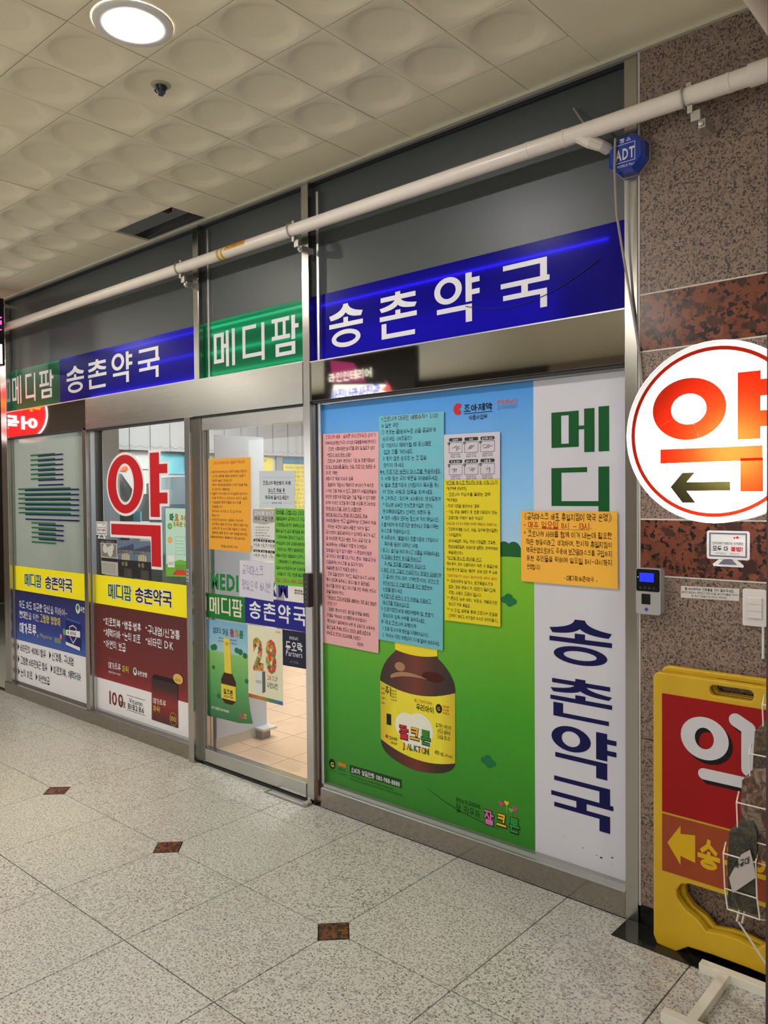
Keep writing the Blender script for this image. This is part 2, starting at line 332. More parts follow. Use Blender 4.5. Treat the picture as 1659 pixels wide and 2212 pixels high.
def symbol(ch):
    v, f = [], []
    if ch == '◎': put_ring(v, f, .08, .72, .04, .68, .07); put_ring(v, f, .30, .50, .26, .46, .10)
    elif ch in '①②': put_ring(v, f, .0, .8, -.04, .76, .05); put_stroke(v, f, [(.4, .62), (.4, .1)] if ch == '①' else [(.26, .52), (.4, .62), (.54, .5), (.26, .12), (.56, .12)], .07)
    elif ch == '★': v += [(.4 + (.4 if i % 2 == 0 else .17) * math.sin(i * math.pi / 5), .34 + (.4 if i % 2 == 0 else .17) * math.cos(i * math.pi / 5)) for i in range(10)][::-1]; f.append(tuple(range(10)))
    elif ch == '→': put_stroke(v, f, [(0, .34), (.8, .34)], .06); put_stroke(v, f, [(.5, .6), (.8, .34), (.5, .08)], .06)
    elif ch in '《》':
        for o in (0, .25): put_stroke(v, f, [(.5 + o, .8), (.2 + o, .34), (.5 + o, -.1)] if ch == '《' else [(.2 + o, .8), (.5 + o, .34), (.2 + o, -.1)], .05)
    elif ch == '◀': v += [(.7, -.02), (.7, .7), (.05, .34)]; f.append((0, 1, 2))
    elif ch in '·•': r = .05 if ch == '·' else .10; v += [(.12 + r * math.cos(i * .785), .34 + r * math.sin(i * .785)) for i in range(8)]; f.append(tuple(range(8)))
    xs = [p[0] for p in v]; return v, f, min(xs), max(xs)
def glyph(ch, w):
    k = (ch, w)
    if k in _G: return _G[k]
    if 0xAC00 <= ord(ch) <= 0xD7A3: g = hangul(ch, w)
    elif ch in '◎①②★→《》◀·•': g = symbol(ch)
    else:                                                     # latin letters and figures: outlines of the built-in font
        cu = bpy.data.curves.new('g', 'FONT'); cu.body = ch; cu.resolution_u = 2; cu.offset = w * .8; cu.fill_mode = 'FRONT'
        o = bpy.data.objects.new('g', cu); me = o.to_mesh(); v = [(p.co.x, p.co.y) for p in me.vertices]
        f = [tuple(p.vertices) if p.normal.z >= 0 else tuple(p.vertices)[::-1] for p in me.polygons]
        o.to_mesh_clear(); bpy.data.objects.remove(o); bpy.data.curves.remove(cu); xs = [p[0] for p in v] or [0]; g = (v, f, min(xs), max(xs))
    _G[k] = g; return g
def is_wide(c): return ord(c) >= 0x1100 and c not in '·•'
def advance(c, w):
    if c == ' ': return .36
    if is_wide(c) and ord(c) >= 0xAC00: return .90
    g = glyph(c, w); return (g[3] - g[2]) + .11
def text(mb, s, mp, u, v, h, align='l', width=None, w=0.0, hand=0, slant=0, space=1.0, condense=None):
    """s laid out from u (left end), v (baseline), height h; width squeezes the line; mp maps (u, v) to a point"""
    k = h / HANGUL_H; tot = sum(advance(c, w) for c in s) * k * space
    sx = 1.0
    if width is not None and tot > 0: sx = width / tot
    elif condense: sx = condense
    tot *= sx
    if align == 'c': u -= tot / 2
    if align == 'r': u -= tot
    for c in s:
        a = advance(c, w)
        if c != ' ':
            gv, gf, g0, g1 = glyph(c, w)
            if gv:
                off = 0 if (is_wide(c) and ord(c) >= 0xAC00) else -g0 + .05
                js = 1 + hand * random.uniform(-.10, .10); jr = hand * random.uniform(-.09, .09); jv = hand * random.uniform(-.06, .06) * h
                cr, sr = math.cos(jr), math.sin(jr); b = len(mb.v); cx = a / 2
                lay = {}
                if len(gf) < 90 and off == 0:
                    for q, f in enumerate(gf):
                        for i in f: lay.setdefault(i, (f[0] // 4) % 9)
                nn = map_normal(mp, u, v) * 2.5e-5
                for i, (x, y) in enumerate(gv):
                    x = (x + off - cx) * js; y = (y - .38) * js
                    x, y = x * cr - y * sr, x * sr + y * cr
                    x += cx; y += .38; x += slant * y
                    mb.v.append(tuple(Vector(mp(u + x * k * sx, v + y * k + jv)) + nn * lay.get(i, 0)))
                for f in gf: mb.face([b + i for i in f])
        u += a * k * sx * space
    return u
def q2(a, c, b, n=8):
    return [((1 - t) ** 2 * a[0] + 2 * t * (1 - t) * c[0] + t * t * b[0], (1 - t) ** 2 * a[1] + 2 * t * (1 - t) * c[1] + t * t * b[1]) for t in [i / n for i in range(n + 1)]]
def rc(x0, x1, y0, y1): return [(x0, y0), (x1, y0), (x1, y1), (x0, y1)]
def ringp(x0, x1, y0, y1, tx, ty, n=28):
    cx, cy, a, b = (x0 + x1) / 2, (y0 + y1) / 2, (x1 - x0) / 2, (y1 - y0) / 2; out = []
    for i in range(n):
        t, u = 2 * math.pi * i / n, 2 * math.pi * (i + 1) / n
        out.append([(cx + (a - tx) * math.cos(t), cy + (b - ty) * math.sin(t)), (cx + a * math.cos(t), cy + b * math.sin(t)), (cx + a * math.cos(u), cy + b * math.sin(u)), (cx + (a - tx) * math.cos(u), cy + (b - ty) * math.sin(u))])
    return out
def frame_p(x0, x1, y0, y1, v, h): return [rc(x0, x0 + v, y0, y1), rc(x1 - v, x1, y0, y1), rc(x0 + v, x1 - v, y0, y0 + h), rc(x0 + v, x1 - v, y1 - h, y1)]
def legs(yt, y1, y0, yn, v):
    a, b = .5 - v / 2, .5 + v / 2; ym = y1 + (yt - y1) * .25
    L_ = q2((a, yt), (a - .02, ym), (0, y1))[::1] + q2((.05, y0), (.40, y0 + .01), (.5, yn)) + [(.5, yt)]
    return [L_, [(1 - x, y) for x, y in L_][::-1]]
def gl(ch, v=.16, h=.10):
    if ch == '메': return frame_p(0, .485, .13, .95, v, h) + [rc(.485, .58, .52, .52 + h), rc(.58, .58 + v, 0, .98), rc(1 - v, 1, 0, 1)]
    if ch == '디': return [rc(0, .63, 1 - h, 1), rc(0, v, .13, 1), rc(0, 1 - v, .13, .13 + h), rc(1 - v, 1, 0, 1)]
    if ch == '팜': return [rc(0, .66, 1 - h, 1), rc(.0, .68, .44, .44 + h), rc(.12, .12 + v * .8, .5, .95), rc(.42, .42 + v * .8, .5, .95), rc(.74, .74 + v, .38, 1), rc(.74 + v, 1, .66, .66 + h)] + frame_p(.14, .74 + v, 0, .33, v, h * .95)
    if ch == '송': return legs(1, .77, .66, .80, v) + [rc(.5 - v / 2, .5 + v / 2, .57, .69), rc(0, 1, .47, .47 + h)] + ringp(.07, .93, 0, .41, v, h)
    if ch == '촌': return [rc(.5 - v / 2, .5 + v / 2, .93, 1), rc(.03, .97, .93 - h, .93)] + legs(.86, .69, .60, .71, v) + [rc(.5 - v / 2, .5 + v / 2, .48, .60), rc(0, 1, .40, .40 + h), rc(.05, .05 + v, .0, .34), rc(.05, .95, 0, h)]
    if ch == '약': return ringp(0, .62, .44, 1, v, h * 1.05) + [rc(.70, .70 + v, .41, 1), rc(.70 + v, 1, .78, .78 + h), rc(.70 + v, 1, .54, .54 + h), rc(.06, .70 + v, .36 - h, .36), rc(.70, .70 + v, 0, .36)]
    if ch == '국': return [rc(.05, .95, 1 - h, 1), rc(.95 - v, .95, .62, 1), rc(0, 1, .53, .53 + h), rc(.5 - v / 2, .5 + v / 2, .36, .55), rc(.05, .95, .38 - h, .38), rc(.95 - v, .95, 0, .38)]
    return []
def big(mb, ch, mp, x0, x1, z0, z1, v=.16, h=.10):
    mb.flat([[(x0 + (x1 - x0) * a, z0 + (z1 - z0) * b) for a, b in p] for p in gl(ch, v, h)], mp)
def letters(parent, mat, items, mp, v=.16, h=.10, name='letter'):
    """one part for each big sign letter"""
    for ch, a, b, c, d in items:
        mb = MB(); big(mb, ch, mp, a, b, c, d, v, h); mb.build(name, mat, parent)
def wallmap(Y): return lambda x, z: (x, Y, z)
def quadmap(tl, tr, br, bl, Y):
    """(s, t) in 0..1 from the top left corner, to the sheet; returns also its size"""
    W_ = (math.dist(tl, tr) + math.dist(bl, br)) / 2; H_ = (math.dist(tl, bl) + math.dist(tr, br)) / 2
    def f(u, v):
        s, t = u / W_, -v / H_
        x = (tl[0] * (1 - s) + tr[0] * s) * (1 - t) + (bl[0] * (1 - s) + br[0] * s) * t
        z = (tl[1] * (1 - s) + tr[1] * s) * (1 - t) + (bl[1] * (1 - s) + br[1] * s) * t
        return (x, Y, z)
    return f, W_, H_
def disc_p(cx, cy, rx, ry=None, n=24): ry = ry or rx; return [(cx + rx * math.cos(2 * math.pi * i / n), cy + ry * math.sin(2 * math.pi * i / n)) for i in range(n)]
def rrect(x0, x1, y0, y1, r, n=5):
    out = []
    for cx, cy, a0 in ((x1 - r, y0 + r, -90), (x1 - r, y1 - r, 0), (x0 + r, y1 - r, 90), (x0 + r, y0 + r, 180)):
        for i in range(n + 1):
            t = math.radians(a0 + 90 * i / n); out.append((cx + r * math.cos(t), cy + r * math.sin(t)))
    return out

# ================================================================== THE SETTING
GRAN_FLOOR = granite('grey_speckled_granite', C(205, 203, 196), C(168, 163, 155), C(118, 113, 108), 130, .28, .405, .60)
GRAN_WALL = granite('beige_speckled_granite', C(144, 124, 110), C(116, 98, 87), C(66, 55, 50), 155, .30, .43, .60)
GRAN_RED = granite('red_brown_granite', C(122, 68, 50), C(70, 44, 38), C(34, 26, 26), 48, .22, .42, .57, True)
GRAN_BLACK = granite('black_granite', C(30, 31, 30), C(22, 23, 23), C(12, 12, 12), 60, .12)
GROUT = mk('dark_grout', C(36, 31, 26), .95)
# ---- floor: granite tiles of half a metre, a red diamond at every second corner
floor = struct(B('floor', GROUT, None, (-9.5, 3.6, -5.6, 0.05, -.12, -.006)))
def joints(a, b): return a + .0013, b - .0013
tile_mesh = {}
def floor_tile_mesh(w, d, cut):
    key = (round(w, 3), round(d, 3), cut)
    if key in tile_mesh: return tile_mesh[key]
    k = .0725; pts = []
    for i, (x, y) in enumerate(((0, 0), (w, 0), (w, d), (0, d))):
        if cut == i:
            nx = (1 if x == 0 else -1) * k; ny = (1 if y == 0 else -1) * k
            a, b = (x + nx, y), (x, y + ny)
            pts += [b, a] if i in (0, 2) else [a, b]
        else: pts.append((x, y))
    mb = MB(); n = len(pts); g = .0019; cx, cy = w / 2, d / 2
    ins = [(x + (g if x < cx else -g), y + (g if y < cy else -g)) for x, y in pts]
    top = [(x + (.001 if x < cx else -.001), y + (.001 if y < cy else -.001)) for x, y in ins]
    mb.v = [(x, y, -.006) for x, y in ins] + [(x, y, -.0012) for x, y in ins] + [(x, y, 0) for x, y in top]
    mb.face(range(2 * n, 3 * n))
    for r in (0, 1):
        for i in range(n):
            j = (i + 1) % n; mb.face((r * n + i, r * n + j, (r + 1) * n + j, (r + 1) * n + i))
    tile_mesh[key] = mb.mesh('floor_tile', [GRAN_FLOOR]); return tile_mesh[key]
ys = [0.0, -.223, -.724, -1.224, -1.724, -2.224]
for r in range(5):
    y1, y0 = ys[r], ys[r + 1]
    for i in range(-11, 4):
        x0 = i * .5; cut = None
        # corners with a diamond: x a whole metre, y = -.724 and -1.724
        for ci, (cx, cy) in enumerate(((x0, y0), (x0 + .5, y0), (x0 + .5, y1), (x0, y1))):
            if abs(cx - round(cx)) < .01 and (abs(cy + .724) < .01 or abs(cy + 1.724) < .01): cut = ci
        o = link('floor_tile', floor_tile_mesh(.5, y1 - y0, cut), floor); o.location = (x0, y0, 0)
dm = MB(); k = .0725 - .0022
dm.v = [(-k, 0, -.006), (0, -k, -.006), (k, 0, -.006), (0, k, -.006), (-k, 0, 0), (0, -k, 0), (k, 0, 0), (0, k, 0)]
dm.face((4, 5, 6, 7))
for i in range(4): dm.face((i, (i + 1) % 4, 4 + (i + 1) % 4, 4 + i))
dmesh = dm.mesh('inlay_tile', [GRAN_RED])
for yy in (-.724, -1.724):
    for xx in range(-5, 2):
        o = link('inlay_tile', dmesh, floor); o.location = (xx, yy, 0)
B('floor_slab', GRAN_FLOOR, floor, (-9.5, -5.5, -5.6, 0.05, -.006, 0), (2.0, 3.6, -5.6, .05, -.006, 0), (-5.5, 2.0, -5.6, -2.224, -.006, 0))
# ---- ceiling: moulded square panels with a dished ring
CEILM = mk('cream_ceiling_panel', C(238, 229, 200), .55, var=.04, scale=5)
ceiling = struct(B('ceiling', mk('ceiling_void', C(14, 13, 12), .95), None, (-9.5, 3.6, -5.6, 0.1, 3.42, 3.5)))
P_ = .2848
def ceil_mesh(w, d, ring=True, hole=0.0):
    mb = MB(); g = .0016; x0, x1, y0, y1 = g, w - g, g, d - g; n = 32; cx, cy = w / 2, d / 2; t = .012
    if ring:
        sq = []; 
        for i in range(n):
            a = 2 * math.pi * (i + .0) / n; c, s_ = math.cos(a), math.sin(a); m_ = max(abs(c), abs(s_))
            sq.append((cx + c / m_ * (w / 2 - g), cy + s_ / m_ * (d / 2 - g), 0))
        rings = [sq] + [[(cx + r * math.cos(2 * math.pi * i / n), cy + r * math.sin(2 * math.pi * i / n), z) for i in range(n)] for r, z in ((.127, 0), (.121, .003), (.090, .014), (.083, .0155))]
        for R0 in rings: mb.v += R0
        for k in range(len(rings) - 1):
            for i in range(n): mb.face((k * n + i, (k + 1) * n + i, (k + 1) * n + (i + 1) % n, k * n + (i + 1) % n))
        k = len(rings) - 1; mb.face([k * n + i for i in range(n)][::-1])
    else: mb.poly([(x0, y0, 0), (x0, y1, 0), (x1, y1, 0), (x1, y0, 0)])
    b = len(mb.v); mb.v += [(x0, y0, 0), (x1, y0, 0), (x1, y1, 0), (x0, y1, 0), (x0, y0, t), (x1, y0, t), (x1, y1, t), (x0, y1, t)]
    for q in ((0, 1, 5, 4), (1, 2, 6, 5), (2, 3, 7, 6), (3, 0, 4, 7)): mb.face([b + i for i in q])
    return mb.mesh('ceiling_panel', [CEILM], smooth=ring)
cm_ring, cm_edge = ceil_mesh(P_, P_), ceil_mesh(P_, .226, False)
for i in range(-14, 4):
    x0 = -.495 + i * P_
    for r in range(0, 8):
        if r == 0:
            if -2.25 < x0 < -1.7: continue                       # two edge panels are missing here
            o = link('ceiling_panel', cm_edge, ceiling); o.location = (x0, -.233, 3.0)
        else:
            o = link('ceiling_panel', cm_ring, ceiling); o.location = (x0, -.233 - r * P_, 3.0)
        o.location.z += random.uniform(-.0012, .0012); o.rotation_euler = (random.uniform(-.004, .004), random.uniform(-.004, .004), 0)
x0, x1, yb = -.495 - 14 * P_, -.495 + 4 * P_, -.233 - 7 * P_
B('ceiling_slab', CEILM, ceiling, (-9.5, x0, -5.6, 0.0, 3.0, 3.012), (x1, 3.6, -5.6, 0.0, 3.0, 3.012), (x0, x1, -5.6, yb, 3.0, 3.012))
B('edge_strip', mk('ceiling_edge_metal', C(196, 190, 170), .4), ceiling, (-4.6, 3.6, -.016, .004, 2.990, 3.004))
# pieces seen up in the hole
B('hanger_rail', ALU, ceiling, (-2.6, -1.3, -.20, -.16, 3.10, 3.14), (-2.6, -1.3, -.03, .0, 3.02, 3.06))
mb = MB()
for k in range(4):
    mb.tube([(-2.5 + .1 * k, -.10 - .05 * k, 3.2 - .03 * k), (-2.1, -.18 + .02 * k, 3.10 + .03 * k), (-1.8 + .05 * k, -.08 - .03 * k, 3.14), (-1.3, -.15, 3.25)], .008, 6)
mb.build('cable', mk('black_cable', C(30, 30, 30), .5), ceiling)
B('duct', mk('galvanised_duct', (.12, .12, .115, 1), .6, .4), ceiling, (-2.35, -1.95, -.5, -.12, 3.20, 3.36))
B('crossbeam', mk('timber_crossbeam', C(96, 76, 54), .8), ceiling, (-2.02, -1.98, -.3, .0, 3.12, 3.17))
# ---- granite wall beside the shopfront, slabs with pale joints
wall_right = struct(B('wall_right', mk('wall_backing', C(120, 110, 100), .8), None, (.782, 3.6, .024, .14, 0, 3.0)))
zz = [(.0, .066, GRAN_BLACK), (.069, .650, GRAN_WALL), (.653, 1.213, GRAN_WALL), (1.219, 1.406, GRAN_RED), (1.411, 1.976, GRAN_WALL), (1.981, 2.170, GRAN_RED), (2.175, 2.99, GRAN_WALL)]
for z0, z1, mt in zz:
    xs = [.782, 1.62, 2.46, 3.5]
    for a, b in zip(xs, xs[1:]): B('stone_slab', mt, wall_right, (a, b - .003, 0, .024, z0, z1), bevel=.0008)
B('joint_strip', mk('pale_joint_trim', C(200, 194, 182), .4), wall_right, *[(.782, 3.5, -.0015, .004, z, z + .005) for z in (1.2135, 1.4055, 1.976, 2.1695)])
B('corner_strip', mk('pale_corner_trim', C(176, 172, 164), .35), wall_right, (.776, .784, -.002, .03, .066, 2.99))
struct(B('baseboard_right', GRAN_BLACK, None, (.735, 3.5, -.131, -.002, 0, .0035)))
# ---- far sides of the corridor (what the steel mirrors)
OPP = mk('opposite_stone', C(150, 138, 122), .6, var=.08, scale=3)
struct(B('wall_back', OPP, None, (-2.75, 3.6, -5.7, -5.6, 0, 3.5)))
struct(B('wall_far_corner', mk('dark_opening_wall', C(64, 56, 50), .7), None, (-9.6, -2.75, -5.7, -5.6, 0, 3.5)))
struct(B('wall_end_right', OPP, None, (3.6, 3.7, -5.7, .14, 0, 3.5)))
BROWN = mk('brown_stone', C(120, 100, 86), .45, var=.12, scale=6)
struct(B('wall_end_left', BROWN, None, (-9.7, -9.6, -5.7, 4.4, 0, 3.5)))
struct(B('wall_side_lane', BROWN, None, (-9.6, -6.6, .1, .2, 0, 3.5)))
struct(B('floor_side_lane', GRAN_FLOOR, None, (-9.5, -4.4, .05, 4.4, -.12, 0))); struct(B('ceiling_side_lane', CEILM, None, (-9.5, -4.4, .1, 4.4, 3.0, 3.1)))
# ---- shopfront steel: posts, lintels, plinths
posts = sroot('trim_1')
for name, b in (('corner_post', (-4.30, -4.20, 0, .05, .0, 2.995)), ('window_post', (-3.05, -3.0, -.004, .05, 0, 1.94)), ('door_post', (-1.85, -1.80, -.03, .07, 0, 1.94)),
                ('upper_post', (-1.79, -1.742, 0, .07, 2.14, 2.995)), ('door_post', (-.905, -.857, 0, .07, 0, 2.995)), ('end_post', (.727, .773, 0, .07, 0, 2.995))):
    B(name, STEELV, posts, b, bevel=.0015)
B('door_jamb', STEELV, posts, (-1.80, -1.755, .012, .07, 0, 1.94), bevel=.001)
trim2 = sroot('trim_2')
B('lintel', MIRROR, trim2, (-.857, .727, .006, .05, 1.95, 2.134), bevel=.001)
B('lintel', STEEL, trim2, (-3.0, -.905, -.004, .05, 1.942, 2.143), bevel=.001)
B('lintel', MIRROR, trim2, (-4.20, -3.0, .004, .05, 1.955, 2.15), bevel=.001)
B('lintel_lip', DARKGAP, trim2, (-.857, .727, .012, .05, 1.938, 1.95), (-3.0, -.905, .002, .05, 1.932, 1.942), (-4.2, -3.05, .006, .05, 1.944, 1.955))
B('sign_sill', ALU, trim2, (-.857, .727, .002, .05, 2.134, 2.1395), (-1.742, -.905, .0, .05, 2.143, 2.1475), (-4.2, -1.79, .0, .05, 2.143, 2.150))
B('top_channel', mk('dark_top_channel', C(34, 36, 38), .5), trim2, (-4.2, .727, .03, .06, 2.982, 2.995))
STONE = mk('polished_brown_plinth', (.30, .27, .235, 1), .13, .75, var=.14, scale=30)
bl = struct(B('baseboard_left', STONE, None, (-4.30, -1.85, -.012, .06, 0, .082), bevel=.002))
bc = struct(B('baseboard_front', STONE, None, (-.812, .727, 0, .07, 0, .0925), bevel=.002))
B('ledge', ALU, bc, (-.80, .727, -.004, .03, .0925, .0985), bevel=.0015)
B('glazing_bead', mk('grey_bead', (.42, .42, .40, 1), .4, .8), bc, (-.815, .727, .022, .05, .0985, .108))
# ---- upper dark panes
DARKPANE = mk('dark_grey_pane', C(62, 68, 68), .42, var=.10, scale=2.5, spec=.55)
def pane(nm, x0, x1, z0, z1, mat=None, y=.045):
    w = sroot(nm, ((x0 + x1) / 2, y, z0)); B('pane', mat or GLASS, w, (x0, x1, y, y + .008, z0, z1)); return w
w4 = pane('window_4', -4.20, -1.79, 2.46, 2.984, DARKPANE); w5 = pane('window_5', -1.742, -.905, 2.46, 2.984, DARKPANE); w6 = pane('window_6', -.857, .727, 2.45, 2.984, DARKPANE)
B('side_bead', ALU, w5, (-1.700, -1.686, .03, .045, 2.15, 2.96)); B('side_bead', ALU, w6, (-.822, -.808, .02, .045, 2.14, 2.94))
# ---- windows and door
FROST = film('frosted_pane', (.36, .42, .38), .30, .12)
w1 = sroot('window_1', (-3.62, .045, .094)); MB().poly([(-4.2, .045, .094), (-3.05, .045, .094), (-3.05, .045, 1.946), (-4.2, .045, 1.946)]).build('pane', FROST, w1)
B('window_frame', STEELV, w1, (-4.20, -4.185, .03, .05, .094, 1.946), (-3.062, -3.05, .03, .05, .094, 1.946))
w2 = pane('window_2', -2.998, -1.85, .082, 1.934)
B('window_frame', ALU, w2, (-2.998, -2.985, .02, .05, .082, 1.934), (-1.862, -1.85, .02, .05, .082, 1.934), (-2.985, -1.862, .02, .05, .082, .095))
w3 = pane('window_3', -.82, .727, .10, 1.938, GLASS, .052)
B('window_frame', ALU, w3, (-.835, -.818, .03, .055, .10, 1.938)); B('window_frame_head', ALU, w3, (-.818, .727, .035, .055, 1.932, 1.938))
door = sroot('door_1', (-1.3, .03, .012))
B('door_stile', STEELV, door, (-1.755, -1.742, .02, .05, .012, 1.934), bevel=.001); B('door_stile', STEELV, door, (-.918, -.905, .012, .05, .012, 1.934), bevel=.001)
B('door_head_rail', STEEL, door, (-1.742, -.918, .012, .05, 1.862, 1.932), bevel=.001)
B('door_bottom_rail', STEEL, door, (-1.742, -.918, .004, .05, .016, .088), bevel=.0015)
B('pane', GLASS, door, (-1.742, -.918, .040, .046, .088, 1.862))
lk = B('door_handle', mk('black_plastic', C(20, 20, 20), .35), door, (-.885, -.845, -.032, .0, .962, 1.124), bevel=.004)
lk['label'] = 'black grooved handle on the door edge'
B('grip_button', mk('grey_button', C(90, 90, 90), .4), lk, *[(-.870, -.860, -.0335, -.032, .985 + .024 * i, .991 + .024 * i) for i in range(5)])
B('hinge_plate', ALU, door, (-1.842, -1.82, -.034, -.030, 1.02, 1.09)); B('hinge_bolt', DARKGAP, door, *[(-1.835, -1.828, -.036, -.034, 1.03 + .022 * i, 1.037 + .022 * i) for i in range(3)])
struct(B('door_1_track', DARKGAP, None, (-1.75, -.86, .0, .06, 0, .012)))

# ================================================================== PHARMACY INSIDE
TERRA = mk('terracotta_tile', C(238, 196, 164), .30, var=.16, scale=7)
floor_in = struct(B('floor_inside', mk('pale_grout', C(205, 170, 146), .8), None, (-4.25, 1.6, .06, 4.3, -.12, -.004)))
tm = MB().box(.002, .298, .002, .298, -.004, .0012).mesh('terracotta_tile', [TERRA], bevel=.0015)
for i in range(9):
    for j in range(9):
        o = link('terracotta_tile', tm, floor_in); o.location = (-3.55 + .3 * i, .07 + .3 * j, 0)
B('tile_bed', TERRA, floor_in, (-.85, 1.6, .07, 4.3, -.004, .0), (-4.25, -3.55, .07, 4.3, -.004, 0), (-3.55, -.85, 2.77, 4.3, -.004, 0))
INW = mk('pharmacy_white_wall', C(222, 222, 224), .6)
struct(B('wall_inside_back', INW, None, (-4.3, 1.6, 4.3, 4.4, 0, 2.95))); struct(B('wall_inside_right', INW, None, (1.55, 1.65, .06, 4.3, 0, 2.95)))
side = struct(B('wall_inside_left', INW, None, (-4.30, -4.25, .08, 4.3, 0, 2.95)))
struct(B('ceiling_inside', INW, None, (-4.3, 1.6, .14, 4.4, 2.72, 2.80)))
struct(B('wall_front_inside', INW, None, (-.82, 1.6, .10, .13, 0, 2.1)))
for i, (x, y) in enumerate(((-3.1, 1.2), (-1.5, 1.2), (-2.2, 2.9))):
    t = thing('ceiling_light_panel', 'flat white ceiling light panel inside the pharmacy', 'ceiling light', (x, y, 2.72), 'light panels inside the pharmacy')
    B('frame', WHITEP, t, (x - .36, x + .36, y - .36, y + .36, 2.700, 2.7199)); B('diffuser', WHITEP, t, (x - .33, x + .33, y - .33, y + .33, 2.696, 2.7005)); area(t, (x, y, 2.694), (0, 0, -1), 19.5 * SHOP, (1, .985, .98), .66)
# vertical blind on the side wall
bl_ = thing('vertical_blind', 'white vertical blind with scalloped hem inside the pharmacy', 'blind', (-4.18, 2.1, 1.9))
BLIND = film('blind_cloth', (.66, .66, .68), .25, .5)
for k in range(28):
    y = .72 + k * .1
    sl = MB().box(-4.186 + .008 * (k % 2), -4.184 + .008 * (k % 2), y, y + .104, 1.90, 2.55).build('slat', BLIND, bl_)
mb = MB()
mb.tube([(-4.170, .72 + i * .0125, 1.945 - .020 * abs(math.sin(i * .0125 / .1 * math.pi))) for i in range(225)], .0014, 4)
mb.build('scallop_cord', mk('grey_cord', C(170, 168, 170), .7), bl_); B('head_rail', WHITEP, bl_, (-4.2, -4.15, .70, 3.53, 2.55, 2.6))
def side_sheet(name, label, y0, y1, z0, z1, m_, lines=0, inkm=None, x=-4.235):
    t = thing(name, label, 'sheet', (x, (y0 + y1) / 2, z0)); B('paper', m_, t, (x - .002, x, y0, y1, z0, z1))
    if lines:
        mb = MB(); mp = lambda u, v: (x + .0012, y0 + u, v); st = (z1 - z0) / (lines + 1)
        for i in range(lines):
            text(mb, ''.join(random.choice('마스크착용손씻기약국예방코로나감염') for _ in range(random.randint(8, 13))), mp, .03, z1 - st * (i + 1), st * .6, width=(y1 - y0) * random.uniform(.6, .9), hand=1, w=-.008)
        mb.build('lettering', inkm or ink(120, 110, 40), t)
    return t
YEL = paper(245, 226, 90)
side_sheet('yellow_notice', 'yellow handwritten notice beneath the blind, behind the orange door sheet', 1.95, 2.62, 1.1, 1.885, YEL, 16)
side_sheet('yellow_notice', 'yellow handwritten notice beneath the blind at the door lock side', 2.80, 3.4, 1.0, 1.82, YEL, 17)
side_sheet('yellow_strip', 'yellow strip of paper between two window frames inside', 2.62, 2.66, 1.2, 1.88, YEL)
side_sheet('blue_poster', 'pale blue sheet on the far inside wall above the cabinet', 1.26, 1.70, 1.70, 1.885, paper(130, 205, 225))
side_sheet('orange_poster', 'orange and yellow poster beside the big red letter, on the far wall', .80, 1.03, 1.72, 1.89, paper(240, 120, 60), 4, ink(250, 230, 60))
side_sheet('white_chart', 'white chart with a faint grey circle on the far inside wall', 1.05, 1.24, 1.74, 1.895, paper(225, 230, 228))
side_sheet('blue_sign', 'blue and white list hanging at the window beside the door post', 1.585, 1.70, 1.76, 2.03, paper(110, 120, 170), 6, ink(230, 232, 245), -4.165)
side_sheet('teal_poster', 'dark teal poster over the far yellow notice', 2.80, 3.4, 1.83, 1.89, paper(70, 130, 160))
MULL = mk('grey_inside_mullion', C(150, 150, 152), .4)
B('inner_mullion', MULL, side, (-4.25, -4.22, 2.70, 2.78, 0, 2.6), (-4.25, -4.22, 1.74, 1.80, 0, 2.6))
# tall pale blue cabinet standing next to the door
PB = mk('pale_blue_laminate', C(214, 224, 246), .4)
t = thing('storage_cabinet', 'tall pale blue cabinet standing behind the glass next to the door', 'cabinet', (-2.2, .4, 0))
B('body', PB, t, (-2.45, -1.90, .20, .585, .06, 1.62), bevel=.003); B('plinth', WHITEP, t, (-2.42, -1.905, .20, .58, 0, .06))
B('back_panel', mk('blue_grey_panel', C(150, 166, 196), .5), t, (-2.40, -2.05, .196, .20, 1.0, 1.45), (-2.05, -1.95, .196, .20, 1.0, 1.30))
f = B('caster_bracket', mk('caster_grey', C(150, 140, 128), .5), t, (-1.905, -1.85, .50, .57, 0.0, .05), bevel=.003); B('caster_cap', WHITEP, f, (-1.91, -1.82, .49, .60, .05, .065), bevel=.003)
t = thing('white_notice', 'white printed sheet on the side of the pale blue cabinet', 'sheet', (-1.897, .4, 1.2)); B('paper', paper(236, 238, 248), t, (-1.899, -1.896, .21, .58, 1.19, 1.86))
mb = MB(); mp = lambda u, v: (-1.8945, .22 + u, v)
mb.use(ink(60, 90, 190)); mb.flat(ringp(.0, .09, 1.60, 1.69, .012, .012), mp); text(mb, 'M', mp, .025, 1.62, .05, w=.02)
text(mb, '손', mp, .02, 1.52, .05); mb.use(ink(200, 60, 110)); text(mb, '천연', mp, .02, 1.44, .04); mb.use(ink(50, 150, 120)); text(mb, '강기능', mp, .02, 1.37, .04); mb.use(ink(30, 30, 30)); text(mb, '5', mp, .01, 1.24, .05, w=.03)
mb.build('lettering', None, t)
